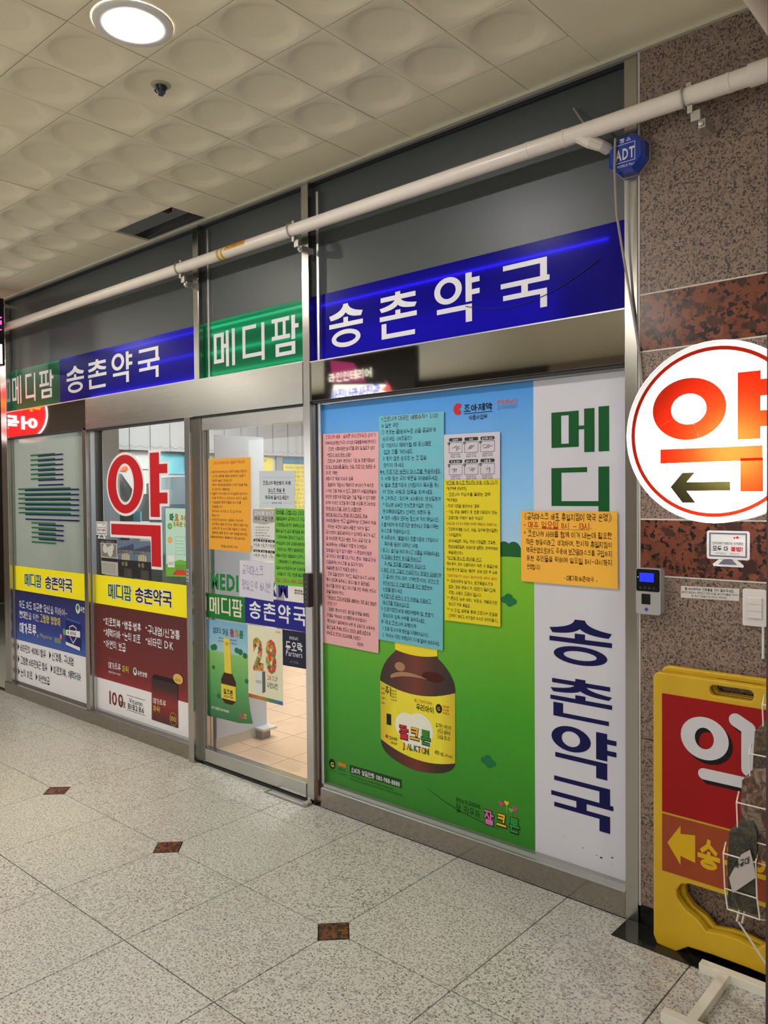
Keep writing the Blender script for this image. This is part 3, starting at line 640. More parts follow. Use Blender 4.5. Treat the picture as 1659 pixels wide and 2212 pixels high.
# grey drawers, desk chair and small things behind the big red letter
t = thing('filing_cabinet', 'light grey drawer cabinet seen inside the ring of the big red letter', 'cabinet', (-3.35, .95, 0))
GREY = mk('light_grey_steel', C(208, 212, 210), .4); B('body', GREY, t, (-3.75, -2.75, .70, 1.2, 0, 1.52), bevel=.004)
for z in (.55, .9, 1.2): B('drawer_front', GREY, t, (-3.73, -2.77, .69, .70, z, z + .28), bevel=.003)
t = thing('paper_box', 'white carton with a pink print on top of the grey drawers', 'box', (-3.3, .9, 1.52)); B('carton', WHITEP, t, (-3.5, -3.05, .75, 1.1, 1.52, 1.60), bevel=.004); B('pink_print', ink(235, 170, 185), t, (-3.32, -3.2, .748, .752, 1.53, 1.59))
t = thing('desk_chair', 'black desk chair with a tall curved back behind the window post', 'chair', (-3.27, .42, 0))
BLK = mk('black_upholstery', C(22, 24, 28), .6)
mb = MB(); mb.tube([(-3.32, .40, .55), (-3.33, .42, .9), (-3.345, .44, 1.3), (-3.36, .44, 1.55), (-3.37, .42, 1.66)], [.10, .12, .115, .09, .04], 12); mb.build('backrest', BLK, t, smooth=True)
B('seat', BLK, t, (-3.5, -3.1, .2, .62, .44, .52), bevel=.03); mb = MB(); mb.tube([(-3.3, .42, .05), (-3.3, .42, .46)], .03, 10); mb.build('column', ALU, t)
for k in range(5):
    a = k * 1.2566; mb = MB(); mb.tube([(-3.3, .42, .08), (-3.3 + .24 * math.cos(a), .42 + .24 * math.sin(a), .03)], [.025, .018], 8); mb.build('leg', BLK, t)
t = thing('steel_column', 'brushed metal column standing inside the second window', 'column', (-3.0, .2, 0)); B('shaft', STEELV, t, (-3.19, -2.935, .08, .20, 0, 2.6), bevel=.004); B('foot', STEEL, t, (-3.2, -2.93, .078, .21, 0, .05))
t = thing('display_stand', 'slim white display stand behind the monitor sticker in the window', 'stand', (-2.86, .2, 0)); B('body', WHITEP, t, (-2.925, -2.80, .26, .34, 0, 1.33), bevel=.002); B('leaflet', paper(140, 200, 220), t, (-2.91, -2.82, .28, .29, 1.3, 1.40))

# ================================================================== LIGHTBOX SIGNS OVER THE SHOPFRONT
GREEN_F = film('green_sign_film', (.010, .17, .07), .5, .25, 1.12, (.02, .55, .22)); BLUE_F = film('blue_sign_film', (.012, .008, .30), .5, .25, 1.12, (.02, .010, .95))
SIGNW = mk('sign_letter_white', C(225, 224, 228), .35, coat=.2)
TUBE = emis('sign_tube', (1, 1, 1), 2.8)
def lightsign(name, label, faces, glyphs, tubes, x0, x1, z0=2.148, z1=2.458, v=.135, h=.105):
    t = thing(name, label, 'sign', ((x0 + x1) / 2, .04, z0))
    for (a, b, mt) in faces: MB().poly([(a, .040, z0), (b, .040, z0), (b, .040, z1), (a, .040, z1)]).build('sign_face', mt, t)
    letters(t, SIGNW, glyphs, wallmap(.0392), v, h)
    for (a, b, z, y) in tubes: MB().tube([(a, y, z), (b, y, z)], .0022, 5).build('light_tube', TUBE, t)
    B('box_back', mk('sign_box_grey', C(110, 110, 112), .6), t, (x0, x1, .095, .10, z0, z1))
    return t
lightsign('pharmacy_sign', 'long green and blue sign over the two smaller windows', [(-4.20, -3.428, GREEN_F), (-3.428, -1.79, BLUE_F)],
    [('메', -4.215 + .03, -4.03, 2.205, 2.415), ('디', -3.96, -3.80, 2.205, 2.41), ('팜', -3.735, -3.52, 2.21, 2.405), ('송', -3.33, -3.09, 2.208, 2.39), ('촌', -3.035, -2.80, 2.212, 2.40), ('약', -2.735, -2.49, 2.215, 2.405), ('국', -2.425, -2.19, 2.212, 2.395)],
    [(-2.7, -1.8, 2.425, .047), (-2.4, -1.8, 2.30, .049), (-3.0, -1.8, 2.165, .049)], -4.20, -1.79)
lightsign('pharmacy_sign', 'green sign with three white letters above the door', [(-1.742, -.905, GREEN_F)],
    [('메', -1.66, -1.475, 2.198, 2.395), ('디', -1.411, -1.232, 2.198, 2.39), ('팜', -1.175, -.974, 2.20, 2.392)], [(-1.72, -.92, 2.425, .046), (-1.72, -.92, 2.385, .050), (-1.72, -.92, 2.285, .050), (-1.72, -.92, 2.17, .052)], -1.742, -.905)
lightsign('pharmacy_sign', 'blue sign with four white letters above the big green poster', [(-.857, .727, BLUE_F)],
    [('송', -.76, -.543, 2.188, 2.388), ('촌', -.44, -.227, 2.19, 2.388), ('약', -.132, .098, 2.20, 2.398), ('국', .198, .414, 2.203, 2.39)], [(-.84, .65, 2.403, .0455), (-.6, .45, 2.24, .088), (-.84, .45, 2.17, .085)], -.857, .727, 2.14, 2.456)
MB().tube([(.03 + .042 * i, .0375, 2.30 - .10 * math.sin(math.pi * (.12 + .80 * i / 14)) + .0045 * i) for i in range(15)], .0016, 5).build('wire_silhouette', mk('wire_silhouette_blue', C(14, 10, 40), .6), bpy.data.objects['pharmacy_sign.002'])  # silhouette of a wire behind the film, laid dark blue on the front

# ================================================================== FILMS ON THE LEFT WINDOWS
FY = .0385
def films(name, label, cat, rects, loc):
    t = thing(name, label, cat, loc)
    for nm, mt, x0, x1, z0, z1 in rects: B(nm, mt, t, (x0, x1, FY, FY + .0015, z0, z1))
    return t
WV = vinyl(228, 226, 230); YV = vinyl(250, 234, 8); NAVY = ink(10, 10, 78); DGREEN = ink(10, 88, 34)
def shopname(t, x0, x1, x2, x3, z0, z1):
    w = (x1 - x0) / 3.15; w2 = (x3 - x2) / 4.1; e = .006
    for chars, xs, ws, mt, k in (('메디팜', x0, w, DGREEN, 1.07), ('송촌약국', x2, w2, NAVY, 1.04)):
        for i, ch in enumerate(chars):
            a = xs + i * ws * k; b = a + ws * .95
            o = MB(); big(o, ch, wallmap(FY - .0012), a, b, z0, z1, .15, .11); o = o.build('letter', mt, t)
            q = MB(); big(q, ch, wallmap(FY - .0006), a - e, b + e, z0 - e, z1 + e, .21, .18); q.build('letter_outline', WV, o)
BLUEP = ramp_mat('blue_poster_print', [(0, C(52, 92, 170)), (.35, C(20, 44, 140)), (1, C(8, 12, 82))], 2, .41, .80)
t = films('window_film', 'yellow, blue and white film on the lower half of the leftmost window', 'window film', [('yellow_band', YV, -4.185, -3.062, .796, .979), ('blue_field', BLUEP, -4.185, -3.062, .413, .796), ('white_field', WV, -4.185, -3.062, .096, .413)], (-3.6, FY, .096))
shopname(t, -4.03, -3.755, -3.70, -3.30, .838, .930); mb = MB()
mp = wallmap(FY - .0012)
W_ = ink(226, 226, 232); G_ = ink(206, 190, 90); K_ = ink(24, 24, 28)
mb.use(W_); u = text(mb, '자도 자도 피곤한 당신', mp, -4.13, .668, .058, width=.50, w=.008); text(mb, '을 위하여~', mp, -3.625, .668, .055, width=.25, w=-.006)
text(mb, '현대인', mp, -4.13, .592, .056, width=.15, w=.012); text(mb, '을 위한', mp, -3.975, .592, .052, width=.17, w=-.006)
mb.use(G_); text(mb, '고함량 영양제', mp, -3.79, .592, .060, width=.31, w=.015)
mb.use(W_); text(mb, '메가트루', mp, -4.13, .480, .083, width=.28, w=.022); text(mb, '정', mp, -3.845, .468, .022)
mb.use(G_); text(mb, 'Megatrue', mp, -3.80, .475, .038, width=.19, slant=.25, w=-.012); mb.use(ink(120, 126, 120)); mb.flat([rc(-3.575, -3.475, .462, .500)], mp)
mb.use(W_); mb.flat([disc_p(-3.226, .735, .030, .034)], mp); mb.use(ink(40, 110, 70)); mb.flat([disc_p(-3.226, .742, .018, .020), rc(-3.229, -3.223, .708, .73)], wallmap(FY - .0018)); mb.use(W_); text(mb, '유한양행', mp, -3.192, .720, .036, width=.128, w=.012)
mb.use(K_)
for z, s1, w1_, s2, w2_ in ((.335, '비타민D 400IU 함유', .42, '신경통, 구내염', .32), (.240, '고함량 비타민B군 함유', .44, '피로회복, 체력저하', .40), (.145, '눈의 피로', .20, '아연보급', .18)):
    def tri(x): mb.flat([[(x, z - .002), (x + .028, z + .026), (x, z + .054)]], mp)
    tri(-4.172); text(mb, s1, mp, -4.128, z, .058, width=w1_, w=.004); x = -4.128 + w1_ + .05; tri(x); text(mb, s2, mp, x + .042, z, .058, width=w2_, w=.004)
mb.build('lettering', None, t)
# printed medicine box on that film
mb = MB(); mp = wallmap(FY - .0009); mq = wallmap(FY - .0014)
mb.use(ink(18, 26, 96)); mb.flat([[(-3.405, .465), (-3.205, .445), (-3.205, .632), (-3.405, .645)], [(-3.205, .445), (-3.186, .452), (-3.186, .640), (-3.205, .632)]], mp)
mb.use(ink(70, 92, 160)); mb.flat([[(-3.405, .645), (-3.205, .632), (-3.186, .640), (-3.38, .655)]], mp)
mb.use(W_); mb.flat([[(-3.405, .488), (-3.205, .470), (-3.205, .447), (-3.405, .467)], [(-3.40, .535), (-3.20, .538), (-3.20, .582), (-3.40, .572)]], mq)
mb.flat([[(-3.35, .60), (-3.30, .615), (-3.25, .60), (-3.25, .53), (-3.30, .485), (-3.35, .53)]], wallmap(FY - .0011)); mb.use(ink(18, 26, 96)); mb.flat([[(-3.343, .596), (-3.30, .608), (-3.257, .596), (-3.257, .532), (-3.30, .494), (-3.343, .532)]], wallmap(FY - .0012))
mb.use(ink(30, 30, 60)); text(mb, '메가트루', wallmap(FY - .0018), -3.34, .545, .026, width=.085, w=.01); mb.use(ink(190, 30, 50)); mb.flat([rc(-3.375, -3.36, .545, .565)], wallmap(FY - .0018))
mb.use(ink(90, 170, 60)); mb.flat([disc_p(-3.425, .553, .020, .024)], mq); mb.use(ink(220, 130, 140)); mb.flat([disc_p(-3.475, .515, .016, .018)], mq)
mb.build('printed_box', None, t)
MARO = ramp_mat('maroon_poster_print', [(0, C(150, 30, 40)), (.18, C(112, 8, 14)), (1, C(84, 6, 8))], 2, .28, .80)
t = films('window_film', 'yellow, maroon and white film on the window under the big red letter', 'window film', [('yellow_band', YV, -2.985, -1.862, .795, .985), ('maroon_field', MARO, -2.985, -1.862, .301, .795), ('white_field', WV, -2.985, -1.862, .096, .301)], (-2.4, FY, .096))
shopname(t, -2.82, -2.537, -2.495, -2.097, .842, .936); mb = MB(); mp = wallmap(FY - .0012)
mb.use(W_)
for z, items in ((.664, ((-2.887, '피로회복', .19), (-2.655, '병중·병후', .20), (-2.385, '구내염/신경통', .345))), (.592, ((-2.887, '체력저하', .19), (-2.655, '눈의 피로', .19), (-2.385, '비타민 D·K', .275))), (.518, ((-2.887, '아연의 보급', .25),))):
    for x, s, w_ in items: mb.flat([disc_p(x + .008, z + .030, .007, n=10)], mp); text(mb, s, mp, x + .024, z, .054, width=w_, w=.010)
text(mb, '메가트루', mp, -2.834, .384, .046, width=.155, w=.006); mb.use(G_); text(mb, '파워', mp, -2.662, .384, .046, width=.078, w=.006)
mb.use(ink(150, 90, 90)); text(mb, '고함량 기능성 활성비타민', mp, -2.834, .436, .018, width=.15); mb.use(W_); text(mb, 'MEGATRUE POWER', mp, -2.834, .352, .016, width=.15)
mb.flat([disc_p(-2.512, .405, .021, .025)], mp); text(mb, '유한양행', mp, -2.484, .388, .030, width=.11, w=.015); mb.use(ink(40, 110, 70)); mb.flat([disc_p(-2.512, .409, .013, .016)], wallmap(FY - .0018))
MR = ink(120, 36, 44); mb.use(MR); text(mb, '100', mp, -2.835, .150, .10, width=.185, w=.022)
mb.use(K_); text(mb, 'mg', wallmap(FY - .002), -2.70, .165, .045, width=.07); text(mb, 'Vitamin', mp, -2.590, .196, .040, width=.16, w=-.004); text(mb, 'B1·B2·B6', mp, -2.605, .157, .040, width=.19, w=.014); mb.flat([rc(-2.615, -2.402, .240, .2425), rc(-2.615, -2.402, .146, .1485)], mp)
mb.build('lettering', None, t)
mb = MB(); mp = wallmap(FY - .0022)
BOXR = ramp_mat('dark_red_box_print', [(0, C(60, 8, 10)), (.45, C(140, 20, 12)), (.75, C(50, 6, 12)), (1, C(26, 6, 10))], 2, .13, .42)
mb.use(BOXR); mb.flat([[(-2.33, .136), (-2.05, .136), (-2.048, .392), (-2.325, .392)]], mp); mb.use(ink(24, 8, 10)); mb.flat([[(-2.325, .392), (-2.048, .392), (-2.06, .418), (-2.30, .418)]], mp)
mq = wallmap(FY - .003); mb.use(W_); text(mb, '메가트루', mq, -2.31, .243, .036, width=.14, w=.006); mb.use(G_); text(mb, '파워', mq, -2.31, .197, .036, width=.075, w=.008)
mb.flat(ringp(-2.135, -2.06, .142, .220, .002, .002), mq); text(mb, '100', mq, -2.128, .168, .034, width=.058, w=.01); mb.use(ink(214, 178, 90)); mb.flat([disc_p(-2.043, .428, .050, .030)], wallmap(FY - .0028)); mb.use(ink(150, 104, 30)); text(mb, 'NEW', mq, -2.075, .412, .022, width=.06, w=.01)
mb.build('printed_box', None, t)
# cross of green and navy bars on the frosted window
t = thing('cross_emblem', 'cross made of green and navy stripes on the frosted window', 'emblem', (-3.65, FY, 1.16))
BG = ink(24, 106, 58); BN = ink(14, 18, 84)
def bar(mt, x0, x1, z, y): 
    MB().prism(rrect(x0, x1, z - .0055, z + .0055, .005, 3), y, y + .0012).build('stripe', mt, t)
for i in range(6): bar(BG, -3.90, -3.52, 1.808 - .0347 * i, FY); bar(BG, -4.115, -3.305, 1.562 - .0354 * i, FY)
for i in range(7): bar(BN, -3.78, -3.40, 1.799 - .0352 * i, FY - .0014); bar(BN, -4.0, -3.185, 1.552 - .0357 * i, FY - .0014)
for i in range(5): bar(BG, -3.905, -3.53, 1.312 - .0352 * i, FY)
for i in range(4): bar(BN, -3.79, -3.41, 1.299 - .0347 * i, FY - .0014)
# big red letter with a white outline
t = thing('window_letter', 'big red medicine letter outlined in white on the second window', 'letter', (-2.48, FY, 1.06))
def yakbig(e, y, mt, nm):
    mb = MB(); cx, cz, a, b = -2.596, 1.5785, .224 - e, .2015 - e; ti, tz = .128 - 2 * e, .082 - 2 * e; ti = .135 - 2 * e; tz = .088 - 2 * e
    mb.flat(ringp(cx - a, cx + a, cz - b, cz + b, ti, tz, 40), wallmap(y))
    x0, x1 = -2.326 + e, -2.193 - e
    mb.flat([rc(x0, x1, 1.359 + e, 1.780 - e), rc(x1, -2.108 - e, 1.620 + e, 1.709 - e), rc(x1, -2.110 - e, 1.440 + e, 1.539 - e), rc(-2.785 + e, -2.187 - e, 1.240 + e, 1.343 - e), rc(-2.322 + e, -2.187 - e, 1.059 + e, 1.26)], wallmap(y))
    mb.build(nm, mt, t)
yakbig(0, FY, vinyl(232, 230, 232), 'outline'); yakbig(.017, FY - .0014, vinyl(196, 14, 26), 'red_letter')
# small sheets on the second window
def sheet(name, label, cat, tl, tr, br, bl, mt, Y=FY, th=.0008, group=None):
    t = thing(name, label, cat, ((bl[0] + br[0]) / 2, Y, min(bl[1], br[1])), group)
    MB().prism([bl, br, tr, tl], Y - th, Y).build('sheet_paper', mt, t)
    f, w, h = quadmap(tl, tr, br, bl, Y - th - .0006)
    return t, f, w, h
def monitor_sticker(label, cx, z0, z1, w, Y, group=None):
    H = z1 - z0; t = thing('monitor_sticker', label, 'sticker', (cx, Y, z0), None)
    Wt = mk('sticker_white', C(232, 230, 230), .35); Gy = ink(104, 106, 122)
    MB().prism(rrect(cx - w / 2, cx + w / 2, z0 + H * .20, z1, w * .06), Y - .0008, Y).build('screen_shape', Wt, t)
    MB().prism([(cx - w * .34, z0), (cx + w * .36, z0), (cx + w * .36, z0 + H * .06), (cx + w * .2, z0 + H * .21), (cx - w * .2, z0 + H * .21), (cx - w * .36, z0 + H * .06)], Y - .0008, Y).build('stand_shape', Wt, t)
    mb = MB().use(Gy); mp = wallmap(Y - .0016)
    mb.flat(frame_p(cx - w * .44, cx + w * .44, z0 + H * .27, z1 - H * .06, w * .035, w * .035), mp)
    mb.flat([[(cx - w * .22, z0 + H * .06), (cx + w * .22, z0 + H * .06), (cx + w * .1, z0 + H * .2), (cx - w * .1, z0 + H * .2)]], mp)
    mb.use(ink(60, 60, 70)); text(mb, '인터넷에 거래되는 의약품은', mp, cx - w * .36, z0 + H * .62, H * .075, width=w * .72, w=.004)
    mb.use(ink(16, 16, 18)); text(mb, '모두 다', mp, cx - w * .36, z0 + H * .45, H * .13, width=w * .38, w=.02)
    mb.use(ink(206, 30, 48)); text(mb, '불법!', mp, cx + w * .07, z0 + H * .45, H * .13, width=w * .28, w=.03); mb.flat(disc_and(cx + w * .22, z0 + H * .82, w * .03), mp)
    mb.use(ink(120, 120, 126)); text(mb, '식품의약품안전처', mp, cx - w * .3, z0 + H * .35, H * .04, width=w * .26); text(mb, '대한약사회', mp, cx + w * .05, z0 + H * .35, H * .04, width=w * .22)
    mb.build('lettering', None, t)
def disc_and(x, z, r): return [disc_p(x, z, r, n=10), disc_p(x - r * 2.2, z - r * .3, r * .8, n=10)]
monitor_sticker('small monitor shaped sticker on the window with the big red letter', -2.892, 1.226, 1.338, .136, FY - .0005)
t, f, w, h = sheet('grey_leaflet', 'grey printed leaflet hanging below the monitor sticker on the window', 'leaflet', (-2.912, 1.221), (-2.705, 1.223), (-2.690, .992), (-2.900, .995), paper(176, 174, 168))
mb = MB(); mb.use(ink(34, 34, 36)); mb.flat([rc(0, w, -.022, 0), rc(.005, w, -.142, -.120)], f); mb.use(ink(210, 208, 204)); text(mb, '코로나19 예방수칙 안내', f, .01, -.018, .013, width=.16); mb.use(ink(120, 118, 114)); mb.flat([rc(.012, w - .012, -.112, -.03)], f); mb.use(ink(200, 198, 192)); mb.flat([disc_p(.06, -.06, .03), disc_p(.12, -.075, .035), disc_p(.15, -.05, .02)], lambda a, b: tuple(x - (.0004 if i == 1 else 0) for i, x in enumerate(f(a, b))))
mb.use(ink(120, 118, 114))
for i in range(7): text(mb, '자세한 내용은 약사에게 문의하세요', f, .012, -.158 - i * .010, .006, width=w * .8)
mb.build('print', None, t)
for k, (xa, xb, lab) in enumerate(((-2.698, -2.506, 'dark blue leaflet of a raised hand, beside the grey leaflet'), (-2.506, -2.315, 'dark blue leaflet of a raised hand, tucked under the red letter'))):
    t, f, w, h = sheet('hand_leaflet', lab, 'leaflet', (xa, 1.222), (xb, 1.228), (xb + .006, .985), (xa + .004, .990), paper(96, 116, 140), FY + .0006, group='twin hand leaflets on the window')
    mb = MB(); mb.use(ink(64, 74, 96)); mb.flat([[(.0, -.055), (w, -.022), (w, -.062), (.0, -.095)]], f); mb.use(ink(190, 176, 140)); 
    g = lambda a, b: tuple(x - (.0004 if i == 1 else 0) for i, x in enumerate(f(a, b)))
    text(mb, '손씻기 감염 예방의 시작', g, .012, -.075, .014, width=w * .8); text(mb, '올바른 손씻기 실천', g, .012, -.092, .012, width=w * .6)
    for i in range(4): mb.flat([rrect(.050 + i * .024, .070 + i * .024, -.135, -.088 + .006 * (i in (1, 2)), .009)], f)
    mb.use(ink(38, 36, 36)); mb.flat([rc(0, w, -.235, -.125)], f); mb.use(ink(120, 112, 90)); mb.flat([disc_p(.06, -.15, .014), disc_p(.10, -.15, .016)], g); mb.use(ink(150, 146, 132))
    for i in range(6): text(mb, '비누로 흐르는 물에 씻어요', g, .075, -.185 - i * .009, .006, width=w * .45)
    mb.build('print', None, t)
t, f, w, h = sheet('children_poster', 'pale green vitamin poster in the corner beside the door post', 'poster', (-2.15, 1.43), (-1.865, 1.428), (-1.865, 1.036), (-2.154, 1.025), paper(186, 222, 206))
mb = MB(); g = lambda a, b: tuple(x - (.0004 if i == 1 else 0) for i, x in enumerate(f(a, b)))
mb.use(ink(110, 176, 62)); mb.flat([[(0, -h), (w, -h), (w, -h + .085), (w * .5, -h + .10), (0, -h + .07)]], f); mb.use(ink(214, 62, 40)); mb.flat([[(.07, -h + .01)] + [(.145 + .07 * math.cos(math.pi * (1 - i / 10)), -h + .01 + .032 * math.sin(math.pi * i / 10)) for i in range(11)]], g)
for ch, x, c in (('타', .045, (40, 130, 70)), ('요', .095, (230, 150, 40))): mb.use(ink(34, 34, 34)); text(mb, ch, f, x - .002, -.070, .045, w=.045); mb.use(ink(*c)); text(mb, ch, g, x, -.068, .042, w=.01)
mb.use(ink(60, 52, 20)); text(mb, '유산균', f, .155, -.068, .034, width=.10, w=.04); mb.use(ink(236, 206, 50)); text(mb, '유산균', g, .155, -.067, .033, width=.10, w=0); mb.use(ink(60, 52, 20)); text(mb, '가득한 날!', f, .075, -.105, .030, width=.16, w=.04); mb.use(ink(236, 206, 50)); text(mb, '가득한 날!', g, .075, -.104, .029, width=.16)
for x, z, c in ((.045, -.105, (90, 170, 60)), (.045, -.185, (240, 160, 80)), (.268, -.135, (230, 90, 70)), (.262, -.225, (50, 110, 190))): mb.use(ink(*c)); mb.flat([disc_p(x, z, .024, .018)], f); mb.use(ink(240, 240, 230)); text(mb, '가득', g, x, z - .006, .012, align='c')
mb.use(ink(120, 180, 170)); [mb.flat(frame_p(.10, .20, -.19 - .04 * i, -.165 - .04 * i, .0015, .0015), f) for i in range(3)]
mb.use(ink(226, 230, 226)); mb.flat([rc(.022, .09, -.345, -.275)], g); mb.use(ink(40, 70, 60)); text(mb, '유산균', lambda a, b: tuple(x - (.0008 if i == 1 else 0) for i, x in enumerate(f(a, b))), .03, -.33, .018, width=.05)
for i in range(4): text(mb, '맛있게 먹는 어린이 유산균', g, .105, -.335 - .010 * i, .006, width=.12)
mb.build('print', None, t)

# ================================================================== BIG POSTER PANEL
PY = .050
SKY = ramp_mat('poster_sky', [(0, C(196, 216, 230)), (.45, C(140, 200, 246)), (1, C(56, 146, 226))], 2, 1.10, 1.93)
HILL = ramp_mat('poster_hill', [(0, C(36, 124, 18)), (.45, C(60, 160, 10)), (1, C(128, 192, 20))], 2, .10, 1.25)
t = thing('green_poster', 'tall poster of a brown tonic bottle on a green hill', 'poster', (-.24, PY, .104))
B('sky', SKY, t, (-.818, .337, PY - .0015, PY, .104, 1.931))
hp = [(-.818, .104), (.337, .104), (.337, 1.245)] + q2((.337, 1.245), (-.15, 1.30), (-.818, .78), 16)[1:]
MB().prism(hp, PY - .0022, PY - .0015).build('hill', HILL, t)
mp = wallmap(PY - .003)
mb = MB(); mb.use(ink(22, 92, 40)); 
for x, z, r in ((.20, 1.265, .045), (.245, 1.27, .040), (.275, 1.255, .032), (.17, 1.25, .04)): mb.flat([disc_p(x, z, r * .9, r)], wallmap(PY - .0018))
mb.build('far_bush', None, t)
for xs, zs in ((.12, .412), (.222, 1.078)):
    mb = MB(); mb.use(ink(24, 112, 62))
    for dx, dz, r in ((-.018, 0, .018), (.0, .010, .020), (.022, -.004, .016), (.005, -.012, .018)): mb.flat([disc_p(xs + dx, zs + dz, r, r * .8, 12)], mp)
    mb.build('bush', None, t)
# the bottle: glass body, label, collar
GLZ = ramp_mat('brown_glass_print', [(0, C(26, 12, 8)), (.25, C(74, 24, 12)), (.5, C(112, 40, 22)), (.75, C(60, 26, 14)), (1, C(24, 14, 10))], 0, -.465, -.040)
bt = [(-.462, .375)] + q2((-.462, .375), (-.45, .305), (-.26, .288), 8)[1:] + q2((-.26, .288), (-.05, .30), (-.043, .372), 8)[1:] + [(-.042, .68)] + q2((-.042, .68), (-.05, .745), (-.135, .80), 8)[1:] + [(-.135, .84), (-.372, .84), (-.372, .80)] + q2((-.372, .80), (-.45, .745), (-.463, .67), 8)[1:]
b_ = MB().prism(bt, PY - .003, PY - .0022).build('bottle_print', GLZ, t)
mb = MB(); mb.use(ink(168, 128, 92)); mb.flat([disc_p(-.345, .735, .030, .020), q2((-.40, .69), (-.33, .735), (-.19, .70), 8) + q2((-.19, .70), (-.33, .705), (-.40, .675), 8)], wallmap(PY - .0034)); mb.use(ink(70, 18, 10)); mb.flat([disc_p(-.16, .715, .06, .022)], wallmap(PY - .0033)); mb.build('bottle_glint', None, b_)
LAB = ramp_mat('yellow_label_print', [(0, C(206, 176, 20)), (.2, C(236, 222, 40)), (.8, C(240, 226, 46)), (1, C(206, 180, 24))], 0, -.463, -.042)
lb = q2((-.463, .655), (-.25, .585), (-.042, .665), 12) + q2((-.044, .368), (-.25, .300), (-.461, .388), 12)
l_ = MB().prism(lb[::-1], PY - .0042, PY - .003).build('bottle_label', LAB, b_)
cl = q2((-.372, .845), (-.25, .832), (-.135, .845), 8) + q2((-.135, .808), (-.25, .782), (-.372, .808), 8)
MB().prism(cl[::-1], PY - .0042, PY - .003).build('collar', ink(234, 214, 40), b_)
mp = wallmap(PY - .0050); mq = wallmap(PY - .0058)
mb = MB(); mb.use(ink(232, 232, 214)); mb.flat([disc_p(-.31, .475, .065, .060), disc_p(-.235, .475, .075, .070), disc_p(-.26, .43, .09, .045)], wallmap(PY - .0046))
for ch, x, c in (('잘', -.350, (200, 40, 50)), ('크', -.288, (240, 180, 40)), ('톤', -.226, (60, 140, 50))):
    mb.use(ink(30, 26, 20)); text(mb, ch, mp, x - .003, .417, .068, w=.06, condense=.85); mb.use(ink(*c)); text(mb, ch, mq, x, .421, .062, w=.02, condense=.85)
for i, (ch, c) in enumerate(zip('JALKTON', ((200, 40, 50), (240, 180, 40), (60, 140, 50), (40, 110, 200), (200, 40, 50), (240, 180, 40), (60, 140, 50)))): mb.use(ink(30, 26, 20)); text(mb, ch, mp, -.332 + i * .021, .374, .030, w=.06, condense=.8); mb.use(ink(*c)); text(mb, ch, mq, -.330 + i * .021, .376, .026, w=.01, condense=.8)
mb.use(ink(30, 30, 24)); text(mb, '우리아이', mp, -.253, .560, .030, width=.10, w=.012); mb.use(ink(190, 60, 40)); text(mb, '밝고 건강하게 자라는', mp, -.262, .594, .014, width=.10)
mb.use(ink(40, 36, 24)); text(mb, '잘크톤은 어린이의', mp, -.145, .505, .018, width=.082); text(mb, '성장과 발육에', mp, -.138, .482, .018, width=.07); text(mb, '도움을 줍니다', mp, -.138, .458, .018, width=.07)
text(mb, '400 mL', mp, -.152, .385, .022, width=.05, w=.008); text(mb, '(40 kcal)', mp, -.098, .386, .016, width=.04); mb.use(ink(24, 22, 18)); mb.flat([disc_p(-.128, .585, .017, .020), rc(-.425, -.398, .462, .512)], mp); mb.use(ink(230, 214, 60)); text(mb, 'G', mq, -.137, .577, .018, w=.01); mb.use(ink(190, 60, 40)); text(mb, 'DESIGN', mp, -.106, .595, .010, width=.034, w=.01); text(mb, 'FOR', mp, -.106, .581, .010, width=.034, w=.01); text(mb, 'KIDS', mp, -.106, .567, .010, width=.034, w=.01)
mb.use(ink(200, 40, 40)); mb.flat([disc_p(-.425, .408, .008)], mp); mb.use(ink(40, 36, 24)); text(mb, '조아제약', mp, -.412, .398, .016, width=.05, w=.008); text(mb, '식품사업부', mp, -.405, .380, .012, width=.042)
for i in range(4): text(mb, '아이들 성장', mp, -.400, .618 - i * .014, .009, width=.036); text(mb, '영양성분', mp, -.455, .618 - i * .022, .009, width=.02)
text(mb, '쥐', mp, -.432, .600, .038, w=.005)
mb.build('label_print', None, l_)
# company logo, telephone box, slogan
mb = MB(); mp = wallmap(PY - .0032); mq = wallmap(PY - .0040)
mb.use(ink(200, 36, 44)); mb.flat([[(-.002, 1.862)] + [(-.018 + .024 * math.cos(math.radians(a)), 1.850 + .024 * math.sin(math.radians(a))) for a in range(50, 316, 14)] + [(-.002, 1.838), (-.014, 1.850)]], mp)
mb.use(ink(22, 26, 40)); text(mb, '조아제약', mp, .010, 1.838, .030, width=.142, w=.016); mb.flat([rc(.011, .150, 1.8275, 1.830)], mp); text(mb, '식품사업부', mp, .035, 1.803, .020, width=.092, w=.002)
mb.use(ink(226, 96, 60)); text(mb, 'KOSDAQ', mp, .172, 1.855, .019, width=.096, w=.022); mb.use(ink(110, 130, 150)); text(mb, '코스닥상장법인', mp, .172, 1.836, .015, width=.095)
mb.use(ink(24, 60, 30)); mb.flat([[(-.661, .187), (-.341, .190), (-.341, .229), (-.661, .225)]], mp); mb.use(ink(226, 228, 222)); text(mb, '소비자 상담전화 080-988-8888', mq, -.652, .195, .025, width=.302, w=.012)
mb.use(ink(18, 62, 28)); text(mb, '*제품 이미지는 실제와 다를 수 있습니다. 자세한 사항은 제품의 표시사항을 확인하세요', mp, -.66, .170, .009, width=.27); text(mb, '*섭취 전 반드시 주의사항을 확인하시고 전문가와 상담하시기 바랍니다 의약외품 식품', mp, -.66, .155, .009, width=.32)
